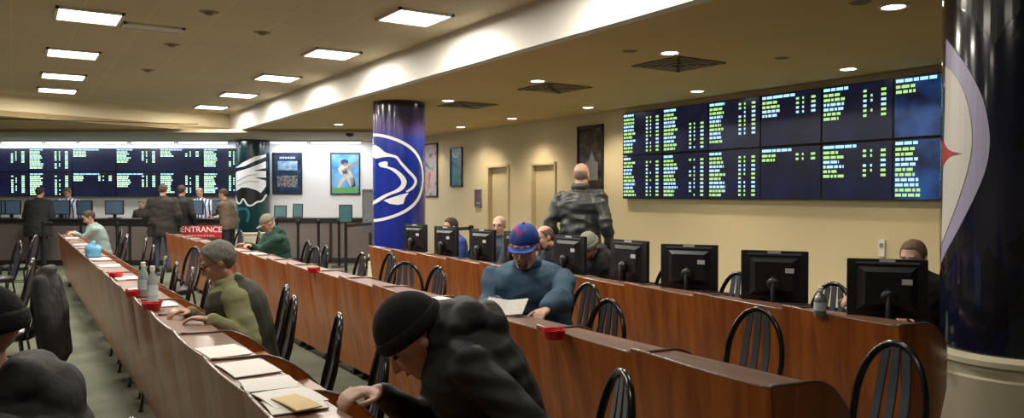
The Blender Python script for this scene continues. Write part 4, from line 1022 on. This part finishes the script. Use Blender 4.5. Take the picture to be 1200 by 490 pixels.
    if extras and 'zip' in extras:
        fwd = fr(d2)
        bm = NB(); tube(bm, [nk+fwd*(.075+.012)-d2*.02, nk+fwd*.13-d2*.08, mid+d2*.08+fwd*(.125*bulk+.028), mid-d2*.05+fwd*(.12*bulk+.028)], .004, 6); obj('zip', bm, mat('zip_grey', (.10, .13, .17), .4), t)
        for s_ in (-1, 1):
            bm = NB(); tube(bm, [nk+fwd*.085+X*s_*.045-d2*.01, nk+fwd*.15+X*s_*.055-d2*.10, mid+d2*.06+fwd*(.125*bulk+.022)+X*s_*.06], .005, 6); obj('drawstring', bm, mat('cord_blue', (.09, .15, .22), .7), t)
        bm = NB(); tube(bm, [nk+d2*.018+X*.078*math.cos(2*PI*k/20)+fwd*.075*math.sin(2*PI*k/20) for k in range(20)], .03, 10, True, flat=(.020, .030)); obj('collar', bm, tm, t, True)
    if extras and 'vest' in extras:
        bm = NB(); torso(bm, e+.016, bulk); cap(bm, nk+fr(d2)*-.05+X*-.05, nk+fr(d2)*-.05+X*.05, .04, .04)
        remesh(bm, 'vest', mat('vest_cloth', (.035, .035, .022), .85, noise=.2), t, voxel*1.1, 3)
    if extras and 'collar' in extras:
        bm = NB(); tube(bm, [nk+d2*.035+X*.085*math.cos(2*PI*k/20)+fr(d2)*.080*math.sin(2*PI*k/20) for k in range(20)], .03, 10, True, flat=(.018, .038)); obj('collar', bm, tm, t, True)
        bm = NB(); lo3 = pel-Vector((0, 0, .22)); tube(bm, [lo3+X*(.20*bulk)*math.cos(2*PI*k/24)+Vector((0, 1, 0))*(.155*bulk)*math.sin(2*PI*k/24) for k in range(24)], .02, 8, True); obj('hem', bm, tm, t, True)
    if extras and 'badge' in extras:
        fwd = fr(d2); c_ = mid+d2*.06+fwd*(.125*bulk+.024)-X*.03; R3 = Matrix((X, d2, fwd)).transposed()
        bm = NB()
        for k in range(20):
            a0, a1 = 2*PI*k/20, 2*PI*(k+1)/20; tube(bm, [c_+X*.055*math.cos(a0)+d2*.055*math.sin(a0), c_+X*.055*math.cos(a1)+d2*.055*math.sin(a1)], .009, 6)
        ell(bm, c_+X*.01, (.03, .022, .012), R3); obj('chest_emblem', bm, M_paper, t)
    bmt = mat('bottom_%02x%02x%02x' % tuple(int(255*c_**.45) for c_ in bottom), bottom, .85, noise=.15, nscale=9)
    bm = NB(); loft(bm, [(pel-Vector((0, 0, .09)), X, (0, 1, 0), .16, .12), (pel+d1*.05, X, fr(d1), .178, .135)])
    for s_ in (-1, 1): cap(bm, hip[s_], knee[s_], .094*sc, .070*sc); cap(bm, knee[s_], ank[s_]+Vector((0, 0, .02)), .070*sc, .056*sc)
    remesh(bm, 'trousers', bmt, t, voxel*1.15, 2)
    for s_ in (-1, 1):
        bm = NB(); loft(bm, [(ank[s_]+Vector((0, .045, -.088)), X, (0, 1, 0), .047, .135), (ank[s_]+Vector((0, .045, -.06)), X, (0, 1, 0), .048, .135), (ank[s_]+Vector((0, .02, -.03)), X, (0, 1, 0), .043, .10), (ank[s_]+Vector((0, -.015, .01)), X, (0, 1, 0), .042, .055)], 16); obj('shoe', bm, M_black, t, True)
    # eyes and brows
    for s_ in (-1, 1):
        bm = NB(); ell(bm, hd((s_*.031, .0805, .006)), (.012*sc, .009*sc, .006*sc), HR, 10, 6); obj('eye', bm, M_eye, t, True)
    hm = hairm or mat('hair_%02x%02x%02x' % tuple(int(255*c_**.45) for c_ in haircol), haircol, .8, noise=.35, nscale=45, bump=.6, bscale=90)
    def shell(rx, ry, rz_, a, b, cz=.03, cy=-.012, parent=t, nm='hair', m_=None, ears=True):
        bm = NB(); vs = ell(bm, (0, 0, 0), (rx, ry, rz_), None, 24, 16)
        for v in vs:
            y = v.co.y+cy; z = v.co.z+cz; lim = a+b*y
            if z < lim: z = lim; v.co.x *= .93; y = y*.93
            v.co.y = y; v.co.z = z
        if nm == 'hair':
            for v in bm.verts: v.co *= 1+random.uniform(-.012, .014)
        for v in bm.verts: v.co = hd(v.co)
        return obj(nm, bm, m_ or hm, t, True)
    def scalp(f, crown=None, back=-.06, front=.072, jit=.012):
        bm = NB(); vs = ell(bm, (0, 0, 0), (.074, .094, .088), None, 44, 30)
        for v in vs:
            y = v.co.y-.012; z = v.co.z+.03
            if y > .055: lim = front
            elif y > .022: lim = .002+(front-.002)*(y-.022)/.033
            elif y > -.022: lim = -.008
            elif y > -.045: lim = -.008+(back+.008)*(-.022-y)/.023
            else: lim = back
            m_ = min(1, max(0, (z-lim)/.010+.3))
            if crown is not None: m_ = min(m_, max(0, min(1, (crown-z)/.02)))
            ff = .90+(f-.90)*m_
            if m_ > .2: ff += random.uniform(-jit, jit)*.6+jit*1.6*mnoise.noise(v.co*38)
            v.co = Vector((v.co.x*ff, v.co.y*ff-.012, v.co.z*ff+.03))
        for v in bm.verts: v.co = hd(v.co)
        return obj('hair', bm, hm, t, True)
    if hair == 'short': scalp(1.065)
    elif hair == 'full': scalp(1.12, back=-.075, front=.082, jit=.034)
    elif hair == 'thin': scalp(1.035, crown=.098, front=.085, jit=.006)
    elif hair == '_': shell(.0785, .099, .0935, .026, .80)
    elif hair == 'bald': scalp(1.02, crown=.045, jit=.004)
    elif hair == 'beanie':
        shell(.088, .110, .108, .022, .10, nm='beanie', cz=.034)
        bm = NB(); tube(bm, [hd((.088*math.cos(2*PI*k/28), -.012+.108*math.sin(2*PI*k/28), .034+.10*(.108*math.sin(2*PI*k/28)))) for k in range(28)], .013, 8, True, flat=(.009, .026)); obj('beanie_cuff', bm, hm, t, True)
    elif hair == 'cap':
        shell(.084, .106, .100, .028, .12, nm='cap', cz=.032)
        bm = NB(); pts = []
        for lay in (0, .006):
            for k in range(13):
                a_ = PI*k/12; pts.append(hd((.078*math.cos(a_), .060+.105*math.sin(a_), .034+lay-.012*math.sin(a_)-.010*abs(math.cos(a_)))))
        vs = [bm.verts.new(p_) for p_ in pts]
        bm.faces.new(vs[:13]); bm.faces.new(vs[13:][::-1])
        for k in range(13): bm.faces.new((vs[k], vs[(k+1) % 13], vs[13+(k+1) % 13], vs[13+k]))
        obj('cap_brim', bm, hm, t, False)
        bm = NB(); ell(bm, hd((0, -.012, .134)), (.01, .01, .006), HR, 10, 6); obj('cap_button', bm, hm, t, True)
    if hair in ('cap', 'beanie') and haircol is not None and extras and 'sidehair' in extras:
        bm = NB()
        for k in range(11):
            a_ = PI+PI*k/10; ell(bm, hd((.077*math.cos(a_), -.012+.092*math.sin(a_), -.002)), (.010, .014, .034), HR, 8, 6)
        obj('side_hair', bm, mat('side_hair', (.06, .04, .03), .85), t, True)
    ex = extras or []
    if 'glasses' in ex:
        bm = NB()
        for s_ in (-1, 1):
            tube(bm, [hd((s_*.033+.024*math.cos(2*PI*k/16), .098, .002+.017*math.sin(2*PI*k/16))) for k in range(16)], .0022, 6, True)
            tube(bm, [hd((s_*.057, .096, .006)), hd((s_*.076, .05, .008)), hd((s_*.079, -.01, .008))], .0022, 6)
        tube(bm, [hd((-.009, .099, .006)), hd((.009, .099, .006))], .0022, 6); obj('glasses', bm, M_black, t, True)
    if 'goatee' in ex:
        bm = NB(); ell(bm, hd((0, .066, -.094)), (.026*sc, .026*sc, .022*sc), HR); cap(bm, hd((-.022, .088, -.049)), hd((.022, .088, -.049)), .005, .005); cap(bm, hd((-.025, .084, -.055)), hd((-.020, .078, -.085)), .006, .008); cap(bm, hd((.025, .084, -.055)), hd((.020, .078, -.085)), .006, .008)
        remesh(bm, 'goatee', mat('beard_brown', (.10, .055, .035), .9, noise=.3, nscale=60), t, .006, 1)
    if 'beard' in ex:
        bm = NB(); ell(bm, hd((0, .050, -.088)), (.040*sc, .038*sc, .030*sc), HR); cap(bm, hd((-.026, .086, -.050)), hd((.026, .086, -.050)), .006, .006); cap(bm, hd((-.030, .078, -.055)), hd((-.028, .066, -.085)), .010, .012); cap(bm, hd((.030, .078, -.055)), hd((.028, .066, -.085)), .010, .012)
        remesh(bm, 'beard', mat('beard_brown', (.10, .055, .035), .9, noise=.3, nscale=60), t, .007, 1)
    bm = NB(); cap(bm, hd((-.017, .0905, -.062)), hd((.017, .0905, -.062)), .0045*sc, .0045*sc, 8); obj('mouth', bm, M_lip, t, True)
    bm = NB()
    for s_ in (-1, 1): cap(bm, hd((s_*.014, .090, .028)), hd((s_*.046, .080, .028)), .0045*sc, .0035*sc, 8)
    obj('eyebrow', bm, hm if hair not in ('cap', 'beanie') else mat('side_hair', (.06, .04, .03), .85), t, True)
    t['_h'] = 0; del t['_h']
    return t, hd, wrp, HR
def L2(loc, rz, w):       # world point to the person's own frame
    v = Vector(w)-Vector((loc[0], loc[1], 0)); return Matrix.Rotation(-math.radians(rz), 3, 'Z')@v
# quilted black jacket
def quilt():
    m = bpy.data.materials.new('quilted_black'); m.use_nodes = True; nt = m.node_tree; b = nt.nodes['Principled BSDF']
    b.inputs['Base Color'].default_value = (.011, .012, .014, 1); b.inputs['Roughness'].default_value = .68
    tc = nt.nodes.new('ShaderNodeTexCoord'); w = nt.nodes.new('ShaderNodeTexWave'); w.bands_direction = 'Z'; w.inputs['Scale'].default_value = 4.6; w.inputs['Distortion'].default_value = 2.5; w.wave_profile = 'SIN'
    nt.links.new(tc.outputs['Object'], w.inputs['Vector']); bp = nt.nodes.new('ShaderNodeBump'); bp.inputs['Strength'].default_value = .35; bp.inputs['Distance'].default_value = .02
    nt.links.new(w.outputs['Fac'], bp.inputs['Height']); nt.links.new(bp.outputs['Normal'], b.inputs['Normal']); return m
M_knit = mat('black_knit', (.008, .008, .009), .95, bump=.5, bscale=140)
# man in black beanie
bl = (1.45, 2.24); r_ = 68
person('man in a black knit beanie and black quilted jacket bent over the desk', bl, r_, lean=24, hp=44, hy=8, wr={-1: L2(bl, r_, (1.17, 2.02, .62)), 1: L2(bl, r_, (1.05, 2.46, .87))}, extras=['neckwrap'], top_mat=quilt(), bulk=1.30, hair='beanie', hairm=M_knit, voxel=.009, hood=True, skin=M_skin2, sc=1.13, hoff=(0, .125, -.02), rise=.02, fold=.006, arm=1.1)
chair(1.80, 2.06, 'nearest black chair, behind the man in the black beanie', 68, g1)
# man in blue fleece
cl = PX(607, 3.06); bl = (3.02, cl.y-.25); r_ = 132
M_bcap = art('patterned_cap', [(.35, (.015, .05, .30)), (.56, (.03, .10, .42)), (.61, (.42, .04, .16)), (.8, (.30, .05, .28))], 11); M_bcap.node_tree.nodes['Principled BSDF'].inputs['Roughness'].default_value = .85
_, hd_, wp, _ = person('man in a blue fleece and blue and pink cap reading a paper', bl, r_, lean=18, hp=17, hy=4, hs_=1.08, arm=1.12, sc=1.12, hoff=(0, .085, .125), wr={-1: L2(bl, r_, (2.66, 3.72, .87)), 1: L2(bl, r_, (2.52, 4.05, .88))}, fold=.015, top=(.035, .085, .15), bulk=1.6, hair='cap', hairm=M_bcap, voxel=.009, extras=['goatee', 'sidehair', 'zip'], skin=M_skin2)
bm = NB(); R5 = Matrix.Rotation(.42, 3, 'X')
for s_ in (-1, 1): bx(bm, R5@Vector((s_*.062, 0, 0)), (.125, .17, .005), R5@Matrix.Rotation(-s_*.14, 3, 'Y'))
tag(obj('folded_newspaper', bm, M_paperg), 'folded newspaper held by the man in the blue fleece', 'newspaper', None, (2.44, 3.83, .885), math.radians(132+180))
bm = NB(); bx(bm, (0, 0, .0), (.10, .14, .004), Matrix.Rotation(.25, 3, 'X')); tag(obj('yellow_slip', bm, M_yel), 'yellow slip beside the newspaper of the blue fleece man', 'paper', None, (2.43, 4.06, .865), math.radians(150))
# grey haired man in green
bl = (1.19, 4.74); r_ = 80
person('grey haired man in an olive shirt and dark vest at the left row', bl, r_, lean=15, hp=24, hy=-2, sc=1.0, kf=.29, hoff=(0, .055, .125), wr={-1: L2(bl, r_, (.90, 4.45, .86)), 1: L2(bl, r_, (.86, 4.80, .86))}, top=(.20, .205, .10), bulk=1.15, hair='full', haircol=(.17, .165, .15), voxel=.010, extras=['glasses', 'vest'])
# vest of the same man: a chest layer
# man in green hoodie
bl = (3.05, PX(328, 3.05).y); r_ = 95
tt, hd_, _, _ = person('man in a dark green hoodie and tan cap reading at the middle row', bl, r_, lean=16, hp=32, wr={-1: L2(bl, r_, (2.62, bl[1]+.12, .88)), 1: L2(bl, r_, (2.62, bl[1]-.12, .88))}, top=(.012, .05, .035), bulk=1.25, hair='cap', haircol=(.22, .20, .15), hood=True, voxel=.013, extras=['badge'])
# man in pale shirt
bl = (1.28, PX(112, 1.28).y); bl = (1.28, 15.0); r_ = 90
person('man in a pale grey green shirt reading at the far end of the left row', bl, r_, lean=18, hp=28, wr={-1: L2(bl, r_, (.86, 15.15, .90)), 1: L2(bl, r_, (.86, 14.85, .90))}, top=(.26, .34, .34), bulk=1.1, hair='short', haircol=(.05, .03, .02), voxel=.014, extras=['beard'])
# right row sitters
def sitter(px, lab, Xh=4.6, rz=90, lean=0, **k):
    y = PX(px, Xh).y; a = math.radians(rz); back = .30*math.sin(math.radians(lean))+.06
    bl = (Xh+math.sin(a)*back, y-math.cos(a)*back)
    chair(bl[0]+.27*math.sin(a), bl[1]-.27*math.cos(a), 'black chair under the '+lab, rz, g3)
    return person(lab, bl, rz, lean=lean, **k)
sitter(528, 'dark haired person in blue behind a far monitor', Xh=4.66, lean=8, top=(.02, .05, .22), haircol=(.03, .02, .015), hair='short', hp=5, voxel=.014, hoff=(0, .04, .10))
sitter(582, 'person with thin grey hair and glasses behind a monitor', Xh=4.7, lean=0, top=(.03, .04, .06), haircol=(.40, .33, .24), hair='thin', hp=2, hy=38, extras=['glasses'], skin=M_skin2, voxel=.011)
sitter(647, 'balding man leaning left behind a monitor', Xh=4.62, lean=20, top=(.03, .035, .045), haircol=(.13, .09, .07), hair='thin', hp=15, hy=-5, extras=['beard'], skin=M_skin2, voxel=.011, hoff=(0, .10, .10))
sitter(699, 'man in a grey knit beanie and black coat looking down', Xh=4.62, rz=100, lean=14, top=(.012, .012, .014), hairm=mat('grey_knit', (.25, .25, .21), .95, bump=.5, bscale=120), hair='beanie', hp=38, hy=14, voxel=.011, extras=['beard'], hoff=(0, .13, .04))
bl = (5.10, 2.88); r_ = 122
q = P(986, 361, .87)
person('sandy haired man in black half hidden by the nearest monitor', bl, r_, lean=12, hp=12, hy=-25, hoff=(0, .05, .10), top=(.012, .012, .013), haircol=(.17, .10, .055), hair='short', voxel=.010, wr={-1: L2(bl, r_, (4.48, 3.25, .84)), 1: L2(bl, r_, (4.62, 2.72, .80))}, bulk=1.1, skin=M_skin2, sc=1.0)
chair(5.10+.27*math.sin(math.radians(r_)), 2.88-.27*math.cos(math.radians(r_)), 'black chair the sandy haired man behind the nearest monitor sits on', r_, g3)
# bald man in leather
M_leather = mat('black_leather', (.035, .040, .040), .42, bump=.5, bscale=14, noise=.3, nscale=5)
q = PD(680, 8.2); person('tall bald man in a black leather jacket standing with his back turned', (q.x, q.y), -62, 'stand', lean=1, hp=8, extras=['collar'], top_mat=M_leather, bulk=1.25, hair='bald', haircol=(.3, .22, .17), sc=1.10, voxel=.012, long=True, skin=M_skin2, hood=False, fold=.026)
# people at the far counter
def stander(px, depth, label, rz, **k):
    q = PD(px, depth); return person(label, (q.x, q.y), rz, 'stand', **k)
vf = -33
stander(44, 15.9, 'person in a black coat standing at the left of the far counter', vf, lean=6, hp=10, wr={-1: (-.13, .22, 1.02), 1: (.13, .22, 1.02)}, top=(.012, .012, .013), haircol=(.02, .015, .012), hair='short', bulk=1.35, voxel=.017, long=True, sc=1.0)
stander(190, 15.3, 'man in a dark coat at the far counter, left of a pair', vf+8, lean=4, hp=6, top=(.022, .018, .016), haircol=(.10, .06, .04), hair='short', bulk=1.4, voxel=.017, long=True, bottom=(.05, .07, .11), sc=1.03)
stander(211, 16.0, 'man in black at the far counter, right of a pair', vf-10, lean=4, hp=6, top=(.012, .012, .013), haircol=(.05, .03, .025), hair='short', bulk=1.2, voxel=.017, long=True, sc=1.02)
q = PD(268, 15.9); bl = (q.x, q.y); r_ = 50
person('man in a tan jacket leaning on the far counter by the eagle column', bl, r_, 'stand', lean=10, hp=12, wr={-1: L2(bl, r_, PD(250, 16.55)+Vector((0, 0, -.45))), 1: L2(bl, r_, PD(247, 16.3)+Vector((0, 0, -.45)))}, top=(.12, .085, .06), haircol=(.06, .035, .025), hair='short', bulk=1.1, voxel=.015, sc=.98)
def clerk(px, depth, label, **k):
    q = PD(px, depth); bl = (q.x, q.y); return person(label, bl, 180-33, 'stand', **k)
def stripes():
    m = bpy.data.materials.new('striped_shirt'); m.use_nodes = True; nt = m.node_tree; b = nt.nodes['Principled BSDF']; b.inputs['Roughness'].default_value = .8
    tc = nt.nodes.new('ShaderNodeTexCoord'); w = nt.nodes.new('ShaderNodeTexWave'); w.bands_direction = 'X'; w.inputs['Scale'].default_value = 4.2
    nt.links.new(tc.outputs['Object'], w.inputs['Vector']); cr = nt.nodes.new('ShaderNodeValToRGB'); cr.color_ramp.elements[0].position = .35; cr.color_ramp.elements[1].position = .45
    cr.color_ramp.elements[0].color = (.05, .08, .22, 1); cr.color_ramp.elements[1].color = (.75, .78, .85, 1)
    nt.links.new(w.outputs['Fac'], cr.inputs['Fac']); nt.links.new(cr.outputs['Color'], b.inputs['Base Color']); return m
M_str = stripes()
clerk(82, 17.9, 'clerk in a blue and white striped shirt at the left of the counter', lean=8, hp=25, top_mat=M_str, haircol=(.12, .08, .06), hair='short', voxel=.017, sc=1.0, bulk=1.25)
clerk(236, 17.9, 'clerk in a striped shirt behind the counter near the leaning man', lean=8, hp=25, top_mat=M_str, haircol=(.25, .2, .17), hair='thin', voxel=.017, sc=1.0, bulk=1.25)
clerk(169, 17.9, 'clerk in dark grey bending behind the middle of the counter', lean=14, hp=20, top=(.06, .055, .055), haircol=(.16, .14, .12), hair='short', voxel=.017, sc=.84)
# person at the left edge, back of a black cap
bl = (.06, 2.38); r_ = 80
person('person at the left edge in a black knit cap and black coat', bl, r_, lean=12, hp=12, hy=10, hoff=(0, .05, .15), top_mat=M_coat, bulk=1.3, hair='beanie', hairm=M_knit, hood=True, voxel=.010, wr={-1: (-.2, .34, .62), 1: (.2, .34, .62)})
chair(.26, 2.34, 'black chair under the person at the left edge', 80, g0)
# wall-side outlet strip: sheet on right row ledge
# ------------------------------------------------------------------ world, camera
bpy.data.scenes.remove(TS)
w = bpy.data.worlds.new('hall'); S.world = w; w.use_nodes = True
w.node_tree.nodes['Background'].inputs['Color'].default_value = (.8, .78, .7, 1); w.node_tree.nodes['Background'].inputs['Strength'].default_value = .05
cam = bpy.data.cameras.new('camera'); co = bpy.data.objects.new('camera', cam); C.objects.link(co)
cam.sensor_width = 36; cam.lens = 27.0; cam.clip_start = .05; cam.clip_end = 100
co.location = (0, 0, CAMZ); co.rotation_euler = (PI/2-PITCH, 0, -YAW); S.camera = co
S.view_settings.view_transform = 'Standard'; S.view_settings.look = 'None'; S.view_settings.gamma = 1; S.view_settings.exposure = 0.30
S.view_settings.use_curve_mapping = False
